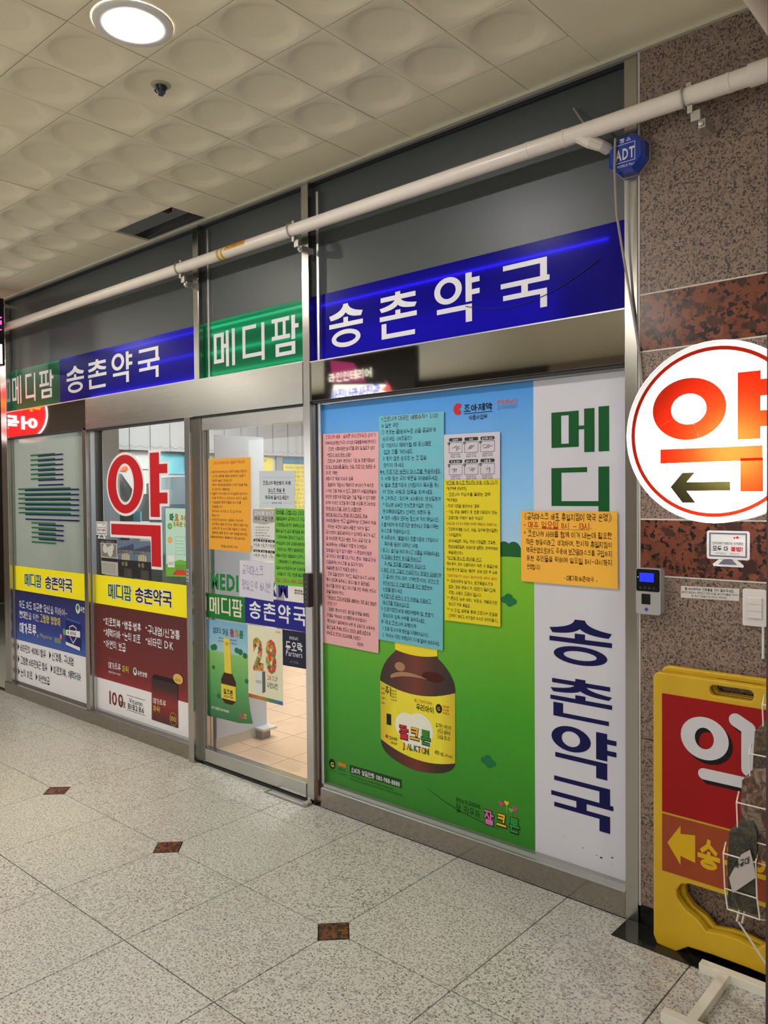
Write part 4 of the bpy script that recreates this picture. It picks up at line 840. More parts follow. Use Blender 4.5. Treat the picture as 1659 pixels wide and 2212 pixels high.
mb.use(ink(14, 22, 14)); mb.flat([disc_p(-.779, .203, .022, .025)], mp); mb.use(ink(226, 214, 60)); text(mb, 'G', mq, -.789, .190, .026, w=.03); mb.use(ink(20, 60, 28)); text(mb, '굿디자인', mp, -.800, .166, .009, width=.045); mb.use(ink(206, 120, 40)); mb.flat([rc(-.738, -.685, .205, .222)], mp); mb.use(ink(30, 90, 60)); text(mb, 'KIDS', mp, -.738, .184, .015, width=.05, w=.02); text(mb, 'DESIGN', mp, -.738, .166, .008, width=.05)
mb.use(ink(16, 46, 20)); text(mb, '튼튼하게 무럭무럭', mp, -.043, .206, .020, width=.125); text(mb, '잘 키우자', mp, -.043, .168, .034, width=.125, hand=1)
for ch, x, c in (('잘', .100, (214, 110, 176)), ('크', .160, (240, 186, 50)), ('톤', .220, (46, 150, 60))): mb.use(ink(30, 30, 20)); text(mb, ch, mp, x - .003, .155, .066, w=.06, condense=.8); mb.use(ink(*c)); text(mb, ch, mq, x, .160, .058, w=.02, condense=.8)
def heart(x, z, r): return [[(x, z - r)] + [(x + r * 16 * math.sin(a) ** 3 / 17, z + r * (13 * math.cos(a) - 5 * math.cos(2 * a) - 2 * math.cos(3 * a) - math.cos(4 * a)) / 17) for a in [math.pi - i * 2 * math.pi / 16 for i in range(1, 16)]][::1]]
for x, z, c in ((.182, .255, (206, 60, 140)), (.208, .264, (240, 180, 60)), (.246, .250, (206, 60, 140)), (.228, .240, (90, 180, 80))): mb.use(ink(*c)); mb.flat(heart(x, z, .012), mp); mb.flat([rc(x - .001, x + .001, z - .035, z - .012)], mp)
mb.use(ink(26, 92, 30)); mb.flat([q2((-.19, .225), (-.05, .165), (.17, .150), 10) + q2((.17, .147), (-.05, .158), (-.19, .223), 10)], mp)
mb.build('lettering', None, t)
# white panel with the vertical shop name
t = thing('name_panel', 'white panel with the shop name written downwards beside the granite wall', 'sign panel', (.53, PY, .104))
B('panel', vinyl(206, 206, 214), t, (.337, .727, PY - .002, PY, .104, 1.931))
mp = wallmap(PY - .0028)
letters(t, ink(6, 84, 34), [('메', .415, .647, 1.649, 1.811)], mp, .175, .085); letters(t, ink(6, 84, 34), [('디', .414, .647, 1.43, 1.594), ('팜', .414, .660, 1.20, 1.37)], mp, .18, .11)
letters(t, ink(8, 8, 74), [('송', .403, .656, .861, 1.029), ('촌', .406, .656, .655, .808), ('약', .410, .672, .455, .625), ('국', .408, .660, .262, .425)], mp, .165, .105)
mb = MB(); mb.use(ink(30, 30, 34))
for x, z, r in ((.612, .165, .006), (.655, .178, .005), (.594, .168, .003), (.655, .155, .002), (.54, .18, .003), (.46, .20, .002)): mb.flat([disc_p(x, z, r, r * .5, 8)], wallmap(PY - .0024))
mb.build('scuff', None, t)

# ================================================================== HANDWRITTEN NOTICES
NY = .043
def notice(name, label, corners, rgb, lines, margin=.02, top=.0, Y=NY, hand=1.0, cat='notice'):
    """lines: (text, size factor, width factor or None, ink, indent, underline)"""
    t, f, w, h = sheet(name, label, cat, *corners, paper(*rgb), Y)
    n = len(lines); st = (h - top - .012) / n; mb = MB()
    for i, ln in enumerate(lines):
        s, hf, wf, c, ind, ul = (ln + (None,) * 6)[:6] if isinstance(ln, tuple) else (ln, None, None, None, None, None)
        if not s: continue
        mb.use(ink(*(c or (30, 26, 60)))); hh = st * (hf or .62); z = -top - st * (i + 1) + st * .22; x0 = margin + (ind or 0)
        wid = (w - x0 - .008) * wf if wf else None
        if wid is None:
            nat = sum(advance(q, -.006) for q in s) * hh / HANGUL_H; wid = min(nat, w - x0 - .006)
        text(mb, s, f, x0, z, hh, width=wid, w=.004, hand=hand)
        if ul: mb.use(ink(*ul)); mb.flat([rc(x0 + .01, x0 + wid * .95, z - hh * .16, z - hh * .16 + .0013)], f)
    mb.build('handwriting', None, t); return t
NV = (26, 26, 80); RD = (190, 56, 40); PU = (84, 40, 96); BK = (34, 28, 34)
notice('pink_notice', 'long pink handwritten notice nearest the door post', ((-.815, 1.792), (-.453, 1.783), (-.468, .779), (-.818, .786)), (226, 170, 172), [
    ('코로나19 예방 · 올바른 마스크착용과 손씻기', .66, .97, (150, 50, 40)), ('◎WHO(세계보건기구) CDC(미국질병통제예방센터)권고', .6, .98, NV), ('· 건강한 사람이라면 마스크를 굳이 낄 필요가 없다', .6, .95, BK, .01), ('<반드시 써야 하는 사람>', .6, .5, BK, .01, BK), ('코로나19 감염자 본인이나 기침 등 호흡기증상이', .6, .95, BK, .012), ('있거나 감염자를 돌보는 가족, 의료기관 방문자 등', .6, .97, BK, 0, RD), ('으로 제한', .6, .25, BK),
    ('◎마스크 착용 이유와 종류', .64, .55, NV), ('감염자의 기침이나 재채기로 바이러스가 밖으로', .6, .93, BK, .012), ('나가는 것을 막을 수 있고, 감염자의 비말(침방울)이', .6, .99, BK), ('타인의 호흡기에 직접 닿는 것을 막을 수 있기 때문', .6, .97, BK), ('KF80 이상인 보건용 마스크를 쓰도록 권고하는데', .6, .96, BK), ('만약 마스크를 구하기 어렵다면', .6, .7, BK, 0, (120, 40, 60)), ('방한용 마스크나 1회용 마스크라도 착용', .6, .82, BK, 0, (120, 40, 60)),
    ('◎야외에서는 벗고 실내에서는 신경써서 착용', .64, .98, NV), ('야외는 공간이 넓어 사람간 거리가 멀고', .6, .86, BK, .01), ('공기순환이 잘돼 바이러스가 있더라도 농도가 낮고', .6, .97, BK), ('잘 퍼지지만 학교나 병원, 회사, 공공기관 등', .6, .88, BK), ('실내에서는 사람들이 가깝게 모여있어', .6, .8, BK), ('침방울이 닿기 쉽기 때문 → 혼잡하지않은', .6, .9, PU), ('길거리나 야외를 다니거나 혼자 개별공간에', .62, .97, PU), ('있을때에는 마스크를 쓸 필요가 없다.', .6, .75, PU),
    ('◎올바른 마스크 착용과 손씻기', .64, .62, NV), ('코와 입을 완전히 가리고 얼굴과 마스크 사이에', .6, .95, BK, .01), ('틈이 없도록 밀착하고, 마스크를 쓴 동안에도', .6, .86, BK), ('마스크를 만지지 말고, 마스크를 만진 후에는 반드시', .6, .98, BK), ('손을 닦아야 한다.', .6, .36, BK), ('* 무엇보다 코로나19감염을 예방하는 가장 좋은 방법은', .6, .99, BK, 0, RD), ('손씻기!!', .6, .2, RD, .005),
    ('- 감염된 환자가 만진 물건을 만졌을 때에도', .6, .86, BK), ('전염될 가능성이 있기때문에 문손잡이나', .6, .8, BK), ('계단손잡이 엘리베이터 버튼 등 공동으로 사용하는', .6, .96, BK), ('물건 접촉 후에는 반드시 흐르는 물에 30초이상', .6, .88, BK, 0, RD), ('비누로 손 씻거나 손소독제를 사용한다.', .6, .7, BK, 0, RD), ('- 메디팜 송촌약국 -', .62, .36, NV, .20)], .018)
TL_ = (36, 44, 70)
notice('blue_notice', 'long turquoise handwritten notice above the printed bottle', ((-.454, 1.851), (-.087, 1.846), (-.102, .837), (-.467, .843)), (112, 186, 200), [
    ('<코로나19 대국민 예방수칙> 2/25', .72, .93, (96, 44, 50)), ('◎ 일반 국민', .66, .3, TL_), ('① 흐르는 물에 비누로 손을 꼼꼼하게', .66, .9, TL_), ('씻으세요. (30초동안)', .6, .5, TL_, .01), ('② 기침이나 재채기할 때 옷소매로', .66, .83, TL_), ('입과 코를 가리세요.', .64, .52, TL_, .015), ('3. 씻지 않은 손으로 눈 코 입을', .66, .75, TL_, .01), ('만지지 마세요.', .64, .38, TL_, .015), ('★4. 의료기관 방문시 마스크를 착용하세요.', .66, .99, TL_, -.01, (50, 30, 90)), ('5. 사람 많은 곳의 방문을 자제해주세요.', .64, .95, TL_), ('6. 발열 호흡기증상 (기침이나 목아픔 등)', .64, .95, TL_), ('이 있는 사람과 접촉을 피하세요', .62, .85, TL_, .01),
    ('◎ 고위험군 : 임신부, 65세이상, 만성질환자', .64, .99, TL_), ('* 당뇨병 심부전 만성호흡기질환 (천식,', .62, .86, TL_, .01), ('만성폐쇄성질환), 신부전, 암환자 등', .62, .82, TL_, .01), ('★ 많은 사람이 모이는 장소에 가지 마십시오.', .64, .96, NV), ('2 불가피하게 의료기관 방문이나 외출시에는', .62, .95, TL_), ('마스크를 착용하십시오.', .62, .5, TL_), ('◎ 유증상자 : 발열이나 호흡기증상 (기침이나', .64, .95, TL_), ('목아픔 등)이 나타난 사람', .62, .6, TL_, .02), ('1 등교나 출근을 하지 마시고 외출을 자제해주세요', .62, .97, TL_), ('② 집에서 충분히 휴식을 취하시고', .64, .68, TL_, 0, NV), ('3~4일 경과를 관찰하여 주십시오.', .62, .75, TL_, .02, NV), ('3 38도 이상 고열이 지속되거나 증상이 심해지면', .62, 1.0, TL_, 0, NV),
    ('① 콜센터 (TEL 1339, 지역번호+120), 보건소로', .62, .96, TL_, .01), ('문의하거나 ② 선별진료소를 우선 방문하여', .62, .85, TL_, .01, NV), ('진료를 받으세요.', .62, .36, TL_, .01), ('4 의료기관 방문시 자기 차량을 이용하고,', .62, .85, TL_, 0, NV), ('마스크를 착용하십시오.', .62, .48, TL_, .01, NV), ('5 진료의료진에게 해외여행력 및 호흡기', .62, .88, TL_), ('증상자와 접촉 여부를 알려주세요.', .62, .74, TL_, .01), ('◎ 국내 코로나19 유행지역', .64, .6, NV), ('1. 외출 및 타지역 방문을 자제해주십시오.', .6, .8, TL_, .01), ('2. 격리자는 의료인 방역당국의 지시를 철저히 따라주세요.', .6, .98, TL_, .01)], .016)
OL = (40, 36, 14)
notice('yellow_notice', 'narrow yellow handwritten notice under the hand washing chart', ((-.090, 1.559), (.188, 1.558), (.186, .968), (-.091, .968)), (226, 208, 40), [
    ('보건용 마스크 한시적 사용 지침 (2.3)', .66, .99, OL, 0, OL), ('*KF94 (N95)', .66, .4, OL), ('- 코로나19 의심자를 돌보는 경우', .6, .86, OL), ('*KF80', .66, .22, OL), ('• 의료기관을 방문하는 경우', .6, .65, OL), ('• 기침 콧물 재채기 등 호흡기증상이 있는', .58, .98, OL), ('• 감염전파 위험이 높은 직업군', .58, .72, OL), ('(대중교통 운전기사 판매원 역무원, 택배기사 집배원 등)', .48, .97, (150, 110, 20)), ('• 건강취약계층 (노인, 아동, 임산부 만성질환)', .58, .99, OL), ('• 기저질환자', .58, .3, OL), ('(만성폐질환, 당뇨, 만성 신장질환, 간질환,', .56, .96, OL, .01), ('만성심혈관질환, 항암치료 암환자, 면역억제제', .54, .99, OL, .01), ('복용중인자)', .54, .3, OL, .01), ('*보건용 마스크 1회사용 권고.', .6, .7, OL, 0, OL), ('재사용의 경우 오염우려가 적은 곳 동일인에', .56, .98, OL), ('한해 환기가 잘되는 깨끗한 곳에 보관 후 사용', .56, .98, OL), ('*(정전기필터의 성능이 떨어지므로 세탁은 금지)', .46, .97, (196, 96, 20)), ('** 감염우려가 낮거나, 보건용마스크가', .6, .9, OL), ('없는 경우 면마스크 (정전기 필터교체', .6, .94, OL, .01), ('포함) 사용도 도움이 됩니다.', .6, .68, OL, .01), ('** 혼잡도 낮은 야외, 가정내, 개별공간은', .58, .98, OL), ('마스크 착용 불필요.', .58, .45, OL, .01), ('** 눈.코.입 점막을 통해 코로나19 균감염', .58, .98, OL), ('(코까지 가리고, 씻지않은 손으로 만지지말기)', .56, .98, OL, .01)], .012)
OB = (60, 34, 16)
notice('orange_notice', 'orange handwritten notice stuck across the white name panel', ((.282, 1.431), (.680, 1.432), (.682, 1.156), (.284, 1.158)), (244, 182, 66), [
    ('《공적마스크 배포 휴일지킴이 약국 운영》', .86, .97, OB), ('• 매주 일요일 11시 ~ 13시.', .82, .76, (176, 40, 26), 0, (120, 100, 30)), ('* 코로나19 사태를 함께 이겨 내는데 필요한', .72, .97, OB), ('작은 행동이라고 생각하며, 한시적 휴일지킴이', .70, .97, OB, .01), ('약국운영으로라도 주중에 보건용마스크를 구입하지', .70, .97, OB, .01), ('못한 주민들을 위하여 일요일 11시~13시까지', .70, .97, OB, .01), ('운영합니다.', .66, .17, OB, .012), ('- 메디팜송촌약국 -', .60, .66, OB, .17)], .014, .008, NY - .001)
# printed hand washing chart
t, f, w, h = sheet('handwashing_chart', 'white printed chart of six hand washing steps', 'chart', (-.088, 1.748), (.189, 1.745), (.188, 1.559), (-.089, 1.559), paper(206, 200, 208), NY)
g = lambda a, b: tuple(x - (.0005 if i == 1 else 0) for i, x in enumerate(f(a, b)))
mb = MB()
for i, cap in enumerate(('손바닥', '손등', '손가락 사이', '두 손 모아', '엄지 손가락', '손톱 밑')):
    cx = .060 + .079 * (i % 3); zt = -.016 - .090 * (i // 3)
    mb.use(ink(56, 54, 60)); mb.flat([rrect(cx - .034, cx + .034, zt - .014, zt, .006)], f); mb.flat(frame_p(cx - .034, cx + .034, zt - .062, zt - .018, .0014, .0014), f); mb.flat([disc_p(cx - .034, zt - .022, .0065, n=12)], f)
    for k in range(6):
        a = random.uniform(0, 3.1); r = random.uniform(.008, .016); px_, pz = cx + random.uniform(-.012, .014), zt - .042 + random.uniform(-.006, .006)
        mb.flat([q2((px_ - r * math.cos(a), pz - r * .7 * math.sin(a)), (px_ + .006, pz + .008), (px_ + r * math.cos(a), pz + r * .7 * math.sin(a)), 5) + q2((px_ + r * math.cos(a) + .001, pz + r * .7 * math.sin(a) - .001), (px_ + .007, pz + .0065), (px_ - r * math.cos(a), pz - r * .7 * math.sin(a) - .0013), 5)], f)
    text(mb, '손바닥을 마주대고', f, cx - .026, zt - .071, .0062, width=.052); text(mb, '문질러 주세요', f, cx - .026, zt - .080, .0062, width=.052)
    mb.use(ink(214, 212, 216)); text(mb, cap, g, cx, zt - .0115, .009, align='c', w=.02); text(mb, str(i + 1), g, cx - .0365, zt - .0255, .008, w=.01)
mb.build('print', None, t)

# ================================================================== SHEETS ON THE DOOR
DY = .0385
DOL = (120, 84, 24)
notice('door_notice', 'tall orange handwritten sheet on the door glass', ((-1.720, 1.706), (-1.355, 1.702), (-1.363, 1.200), (-1.729, 1.203)), (232, 164, 56), [
    ('신종코로나바이러스 감염증 예방수칙', .7, .88, (206, 96, 30), .03), '', ('1. 신종코로나바이러스는 사람의 침방울 호흡기나', .56, .95, DOL), ('눈코입 점막을 통해 감염되며 잠복기', .56, .9, DOL, .02), ('증상은 발열 기침입니다', .56, .55, DOL, .02), ('대부분 개인위생을 철저히 지키면 감염을 막을', .56, .95, DOL, .02), ('수 있어요 예방해요', .56, .5, DOL, .02), ('2. 외출후 귀가시에는 꼭 비누칠하며 씻어내기', .56, .96, DOL), ('외출 후 반드시 30초이상 손씻기 실천', .56, .94, DOL, .02), ('3. 기침할때 재채기할때 마스크를', .56, .8, DOL), ('착용합니다', .56, .3, DOL, .02), ('씻지않은 손으로 눈 코 입 만지지', .56, .8, DOL, .02), ('않습니다', .56, .2, DOL, .02), ('4. 신종코로나바이러스 감염증이 의심되면', .56, .85, DOL), ('감기증상, 발열 37.5이상 호흡기 질환 증상', .56, .96, DOL, .02), ('나타나면 꼭 마스크를 착용하고 1339로', .56, .92, DOL, .02), ('질병관리 본부 보건소 1339 상담을 받으세요', .56, .95, (90, 60, 20), .02), ('*질병관리본부 홈페이지 참고하세요', .54, .9, (90, 60, 20)), '', ('메디팜 송촌약국 (1339)', .56, .6, DOL, .10)], .012, .012, DY)
t, f, w, h = sheet('mask_notice', 'white printed notice asking to wear a mask before entering', 'notice', (-1.286, 1.628), (-1.012, 1.621), (-1.014, 1.434), (-1.287, 1.434), paper(196, 204, 212), DY)
mb = MB(); mb.use(ink(24, 26, 34)); text(mb, '코로나19 확산방지 위해', f, w / 2, -.070, .021, 'c', width=.215, w=.012); text(mb, '마스크 착용 후', f, w / 2, -.108, .021, 'c', width=.13, w=.012); mb.flat([rc(.07, .205, -.115, -.113)], f); text(mb, '약국에 들어오세요!!', f, w / 2, -.144, .021, 'c', width=.18, w=.012); mb.use(ink(70, 74, 84)); text(mb, '대한약사회 약사랑', f, w / 2, -.167, .009, 'c', width=.08); mb.flat([rc(.02, w - .02, -.034, -.0335), rc(.02, .08, -.1635, -.163), rc(.19, w - .02, -.1635, -.163)], f); mb.build('print', None, t)
t, f, w, h = sheet('mask_price_guide', 'grey printed guide with the days for buying masks', 'notice', (-1.340, 1.429), (-1.160, 1.43), (-1.165, 1.158), (-1.345, 1.162), paper(216, 214, 212), DY)
g = lambda a, b: tuple(x - (.0005 if i == 1 else 0) for i, x in enumerate(f(a, b)))
mb = MB(); mb.use(ink(166, 164, 162)); mb.flat([[(0, -.072), (w * .5, -.080), (w, -.066), (w, 0), (0, 0)]], f); mb.use(ink(226, 226, 226)); text(mb, '공적유통 마스크', g, .012, -.030, .020, width=.155, w=.006); mb.use(ink(24, 24, 26)); text(mb, '약국 구입기준', g, .012, -.060, .023, width=.155, w=.004)
for i in range(5): text(mb, 'v 공인신분증 확인 후 구매', f, .014, -.098 - .0145 * i, .0075, width=.12 - .01 * (i % 3))
for r in range(2):
    for c in range(3):
        x = .006 + .058 * c; z = -.158 - .055 * r; mb.use(ink(30, 30, 32)); mb.flat([rc(x, x + .052, z - .013, z)], f); text(mb, (('=1,6', '=2,7', '=3,8'), ('=4,9', '=5,0', ''))[r][c], f, x, z - .037, .019, width=.050 if (r, c) != (1, 2) else None); mb.flat([rc(x, x + .05, z - .0425, z - .042)], f)
        if (r, c) == (1, 2): text(mb, '주간', f, x + .015, z - .024, .008); text(mb, '미구매자', f, x + .008, z - .035, .008)
        mb.use(ink(220, 220, 220)); text(mb, ('월요일', '화요일', '수요일', '목요일', '금요일', '토,일')[r * 3 + c], g, x + .026, z - .0108, .009, 'c', w=.012)
mb.build('print', None, t)
GN = (24, 40, 16)
notice('green_notice', 'green handwritten notice on the door beside the black handle', ((-1.165, 1.435), (-.920, 1.431), (-.922, 1.047), (-1.174, 1.043)), (112, 184, 66), [('양해를 구합니다 (3/5)', .66, .95, GN, 0, (60, 60, 20)), ('3월6일부터 공적마스크 지급', .6, .95, GN), ('(건강보험심사평가원 중복확인시스템)', .56, .98, GN), ('통해 실시간 공급 배포됨을 알려', .56, .95, GN), ('전국약국에서 관리하고 있습니다', .56, .9, GN, .01), ('•약국업무의 경우 심각해 배포작업', .56, .96, GN), ('지연되거나 혼란이 발생하므로', .56, .9, GN, .012), ('•배송시간이 매일마다 다르니', .56, .93, GN), ('고객여러분이 더 불편해하시네', .56, .92, GN, .01), ('•일하여서 퇴근하시는 노동자들', .56, .96, GN), ('공적마스크 구입 기회를 제공하기', .56, .96, GN, .01), ('평일 오후6시 배부, 일요일', .6, .96, (180, 90, 20), 0, (150, 80, 20))], .010, .004, DY - .001)
t, f, w, h = sheet('mask_hours_note', 'white handwritten note over the green word on the door', 'notice', (-1.454, 1.155), (-1.176, 1.154), (-1.184, .954), (-1.461, .962), paper(206, 204, 216), DY - .0012)
mb = MB(); mb.use(ink(96, 84, 150)); text(mb, '공적마스크', f, .022, -.070, .050, width=.175, w=-.018, hand=1); text(mb, '평일오후 6시반', f, .022, -.150, .050, width=.235, w=-.018, hand=1); mb.build('handwriting', None, t)
t, f, w, h = sheet('button_label', 'tiny white label by the handle under the green notice', 'label', (-1.027, 1.037), (-.945, 1.034), (-.947, 1.004), (-1.029, 1.007), paper(226, 220, 206), DY - .002)
mb = MB(); mb.use(ink(30, 30, 30)); text(mb, '열버튼을', f, .006, -.014, .010, width=.06, w=.012); text(mb, '눌러주세요', f, .006, -.027, .010, width=.07, w=.012); mb.build('print', None, t)
# green and blue band with the shop name
t = thing('door_name_band', 'green and blue shop name band across the door glass', 'sign panel', (-1.33, DY, .82))
B('green_band', vinyl(8, 112, 44), t, (-1.742, -1.416, DY - .001, DY, .82, .957)); B('blue_band', vinyl(10, 12, 128), t, (-1.416, -.918, DY - .001, DY, .823, .966))
mp = wallmap(DY - .0018)
letters(t, ink(222, 216, 190), [(c, a, b, .846, .940) for c, a, b in (('메', -1.728, -1.640), ('디', -1.620, -1.540), ('팜', -1.525, -1.438))], mp, .15, .11)
letters(t, ink(226, 226, 232), [(c, a, b, .852, .944) for c, a, b in (('송', -1.378, -1.286), ('촌', -1.262, -1.170), ('약', -1.148, -1.055), ('국', -1.032, -.945))], mp, .15, .11)
t = thing('door_word', 'green and navy brand word cut from film above the name band', 'lettering', (-1.4, DY, .984))
mp = wallmap(DY - .0006)
for s_, x, w_, c in (('MEDI', -1.722, .258, (10, 120, 50)), ('PHARM', -1.462, .395, (12, 14, 130))):
    tot = sum(advance(ch, .05) for ch in s_)
    for ch in s_:
        mb = MB(); mb.use(ink(*c)); d = w_ * advance(ch, .05) / tot; text(mb, ch, mp, x, .986, .10, width=d, w=.05); mb.build('letter', None, t); x += d
# posters on the lower door glass
SK2 = ramp_mat('small_poster_print', [(0, C(30, 104, 60)), (.45, C(96, 170, 90)), (.68, C(136, 190, 100)), (.70, C(160, 200, 216)), (1, C(112, 172, 206))], 2, .262, .81)
t = thing('tonic_poster', 'small curling poster of a tonic bottle on the lower door', 'poster', (-1.57, DY, .262))
MB().prism([(-1.742, .262), (-1.62, .268), (-1.48, .272), (-1.39, .285), (-1.364, .290), (-1.385, .36), (-1.400, .45), (-1.399, .813), (-1.742, .808)], DY - .001, DY).build('sheet_paper', SK2, t)
mb = MB(); mp = wallmap(DY - .0016); mq = wallmap(DY - .0022)
mb.use(ink(30, 110, 56)); [mb.flat([disc_p(x, z, r, r * .8, 12)], mp) for x, z, r in ((-1.705, .655, .02), (-1.685, .66, .022), (-1.49, .665, .02), (-1.46, .66, .022), (-1.42, .645, .02), (-1.70, .545, .014), (-1.41, .51, .016), (-1.655, .39, .018))]
mb.use(GLZ if False else ink(58, 26, 16)); mb.flat([[(-1.632, .385), (-1.60, .360), (-1.535, .360), (-1.502, .385), (-1.502, .49), (-1.535, .535), (-1.60, .535), (-1.632, .49)]], mp); mb.use(ink(222, 200, 70)); mb.flat([[(-1.598, .53), (-1.537, .53), (-1.545, .68), (-1.552, .722), (-1.604, .722), (-1.604, .68)], rc(-1.631, -1.503, .385, .465)], mq)
mz = wallmap(DY - .0028); mb.use(ink(60, 40, 20)); text(mb, '잘크톤', mz, -1.61, .415, .028, width=.085, w=.02); text(mb, 'JALKTON', mz, -1.61, .395, .014, width=.085, w=.02); text(mb, '조아', mz, -1.59, .685, .016, width=.03)
mb.use(ink(24, 40, 60)); text(mb, '엄마의 마음,', mp, -1.70, .740, .036, width=.145, w=.006); text(mb, '잘크톤은 아이가 건강하게 자라길 바라는', mp, -1.65, .712, .010, width=.16); text(mb, '우리 아이 생각 엄마의 마음입니다', mp, -1.655, .695, .010, width=.17)
for ch, x, c in (('잘', -1.545, (206, 60, 90)), ('크', -1.505, (236, 176, 50)), ('톤', -1.465, (46, 140, 60))): mb.use(ink(40, 20, 20)); text(mb, ch, mp, x - .002, .738, .042, w=.05, condense=.8); mb.use(ink(*c)); text(mb, ch, mq, x, .740, .038, w=.015, condense=.8)
mb.use(ink(224, 230, 220)); text(mb, '소비자 상담전화 080-988-8888', mp, -1.725, .312, .016, width=.16, w=.012); mb.use(ink(206, 60, 90)); text(mb, '잘', mp, -1.47, .305, .028, w=.02); mb.use(ink(236, 176, 50)); text(mb, '크', mp, -1.44, .305, .028, w=.02)
mb.build('print', None, t)
t, f, w, h = sheet('ferment_poster', 'cream poster with a colourful number made of fruit on the door', 'poster', (-1.398, .814), (-1.121, .819), (-1.121, .429), (-1.395, .429), paper(222, 220, 190), DY)
g = lambda a, b: tuple(x - (.0005 if i == 1 else 0) for i, x in enumerate(f(a, b)))
mb = MB(); mb.use(mottled('fruit_print', [C(196, 60, 40), C(226, 140, 40), C(70, 130, 50), C(206, 90, 50), C(120, 160, 60), C(90, 60, 40), C(230, 170, 120), C(200, 50, 50), C(60, 110, 50)], 55)); text(mb, '28', f, .035, -.225, .185, width=.205, w=.07)
mb.use(ink(216, 216, 212)); mb.flat([[(.060, -.348), (.115, -.350), (.115, -.237), (.060, -.240)]], f); mb.use(ink(96, 96, 98)); mb.flat([[(.115, -.350), (.140, -.338), (.140, -.232), (.115, -.237)]], f); mb.use(ink(180, 180, 178)); mb.flat([[(.060, -.240), (.115, -.237), (.140, -.232), (.09, -.230)]], f); mb.use(ink(40, 40, 44)); text(mb, '나인나인', g, .064, -.300, .016, width=.045); text(mb, '나인나인', f, .155, -.310, .030, width=.085, w=.012); mb.use(ink(206, 50, 46)); text(mb, '28', f, .155, -.272, .028, width=.032, w=.006); mb.use(ink(120, 90, 80)); text(mb, '가지 과일', f, .193, -.258, .011, width=.045); text(mb, '순수 발효', f, .193, -.272, .011, width=.04); mb.use(ink(190, 70, 60)); text(mb, '건국유업', f, .225, -.022, .010, width=.04)
mb.use(ramp_mat('rainbow_edge', [(0, C(176, 60, 40)), (.35, C(190, 120, 50)), (.65, C(60, 130, 60)), (1, C(50, 100, 180))], 0, -1.395, -1.121)); mb.flat([rc(0, w, -h, -h + .020)], f); mb.build('print', None, t)
t, f, w, h = sheet('partner_poster', 'dark navy partner sticker on the door below the name band', 'sticker', (-1.117, .819), (-.918, .823), (-.918, .641), (-1.118, .637), vinyl(14, 18, 50), DY)
mb = MB(); mb.use(ink(216, 218, 226)); text(mb, 'DUOLAC', f, .052, -.044, .017, width=.066, w=.02); text(mb, '듀오락', f, .022, -.098, .046, width=.13, w=.016); text(mb, 'Partners', f, .024, -.130, .034, width=.125, w=.004); mb.use(ink(120, 126, 150)); text(mb, '공식 판매점', f, .055, -.163, .013, width=.065); mb.build('print', None, t)

# ================================================================== PIPES, SIREN, CABLES
t = thing('sprinkler_pipe', 'long cream sprinkler pipe running along the shopfront under the ceiling', 'pipe', (-1.5, -.08, 2.72))
MB().tube([(-4.62, -.08, 2.7475), (1.16, -.08, 2.7475)], .0292, 20).build('pipe_run', CREAM, t, smooth=True)
MB().tube([(1.16, -.08, 2.7475), (1.30, -.08, 2.7475)], .034, 20).build('elbow_socket', CREAM, t, smooth=True)
for x in (.40, .545, 1.10): MB().tube([(x - .006, -.08, 2.7475), (x + .006, -.08, 2.7475)], .0305, 20).build('weld_ring', CREAM, t, smooth=True)
GALV = mk('grey_clamp_steel', (.56, .54, .50, 1), .42, .9)
for x in (-1.80, -.885, .965):
    mb = MB()
    for a0 in (0,):
        mb.tube([(x, -.08 + .033 * math.cos(math.radians(a)), 2.7475 + .033 * math.sin(math.radians(a))) for a in range(0, 360, 15)], .0042, 6, closed=True)
    c = mb.build('pipe_clamp', GALV, t, smooth=True)
    mb = MB(); mb.box(x + .012, x + .028, -.092, -.06, 2.690, 2.714); mb.box(x + .020, x + .050, -.085, -.068, 2.664, 2.696); mb.box(x + .040, x + .062, -.075, -.002, 2.640, 2.668); mb.build('clamp_bracket', GALV, c, bevel=.0015); B('clamp_hanger', GALV, c, (x + .004, x + .022, -.085, -.002, 2.778, 2.790), bevel=.0015)
    MB().lathe([(.0, -.010), (.008, -.008), (.009, 0)], 10, 'y', (x + .051, -.076, 2.652)).build('clamp_bolt', GALV, c)
YT = mk('yellow_tape', C(206, 160, 50), .5, var=.15)
for x in (-1.425, -1.392): MB().tube([(x - .009, -.08, 2.7475), (x + .009, -.08, 2.7475)], .0298, 20).build('tape_band', YT, t, smooth=True)
# yellow flow label wrapped on the front of the pipe
mb = MB(); mb.use(mk('orange_flow_label', C(222, 160, 40), .5))
def pm(u, v): a = v / .0298; return (-1.365 + u, -.08 - .0299 * math.cos(a), 2.7475 + .0299 * math.sin(a))
for i in range(6): a0, a1 = -.002 + .0055 * i, -.002 + .0055 * (i + 1); mb.poly([pm(0, a0), pm(.165, a0), pm(.165, a1), pm(0, a1)])
fl_ = mb.build('flow_label', None, t)
mb = MB(); mb.use(ink(150, 60, 20)); pm2 = lambda u, v: (pm(u, v)[0], -.08 + (pm(u, v)[1] + .08) * 1.015, 2.7475 + (pm(u, v)[2] - 2.7475) * 1.015); text(mb, '◀스프링클러배관', pm2, .010, .008, .015, width=.145); mb.build('lettering', None, fl_)
t = thing('branch_pipe', 'thick cream pipe crossing the upper corner below the ceiling', 'pipe', (1.30, -.9, 2.72))
MB().tube([(1.30, -.116, 2.7475), (1.30, -2.3, 2.7475)], .0345, 20).build('pipe_run', CREAM, t, smooth=True); MB().tube([(1.30, -.16, 2.7475), (1.30, -.117, 2.7475)], .040, 20).build('coupling', CREAM, t, smooth=True)
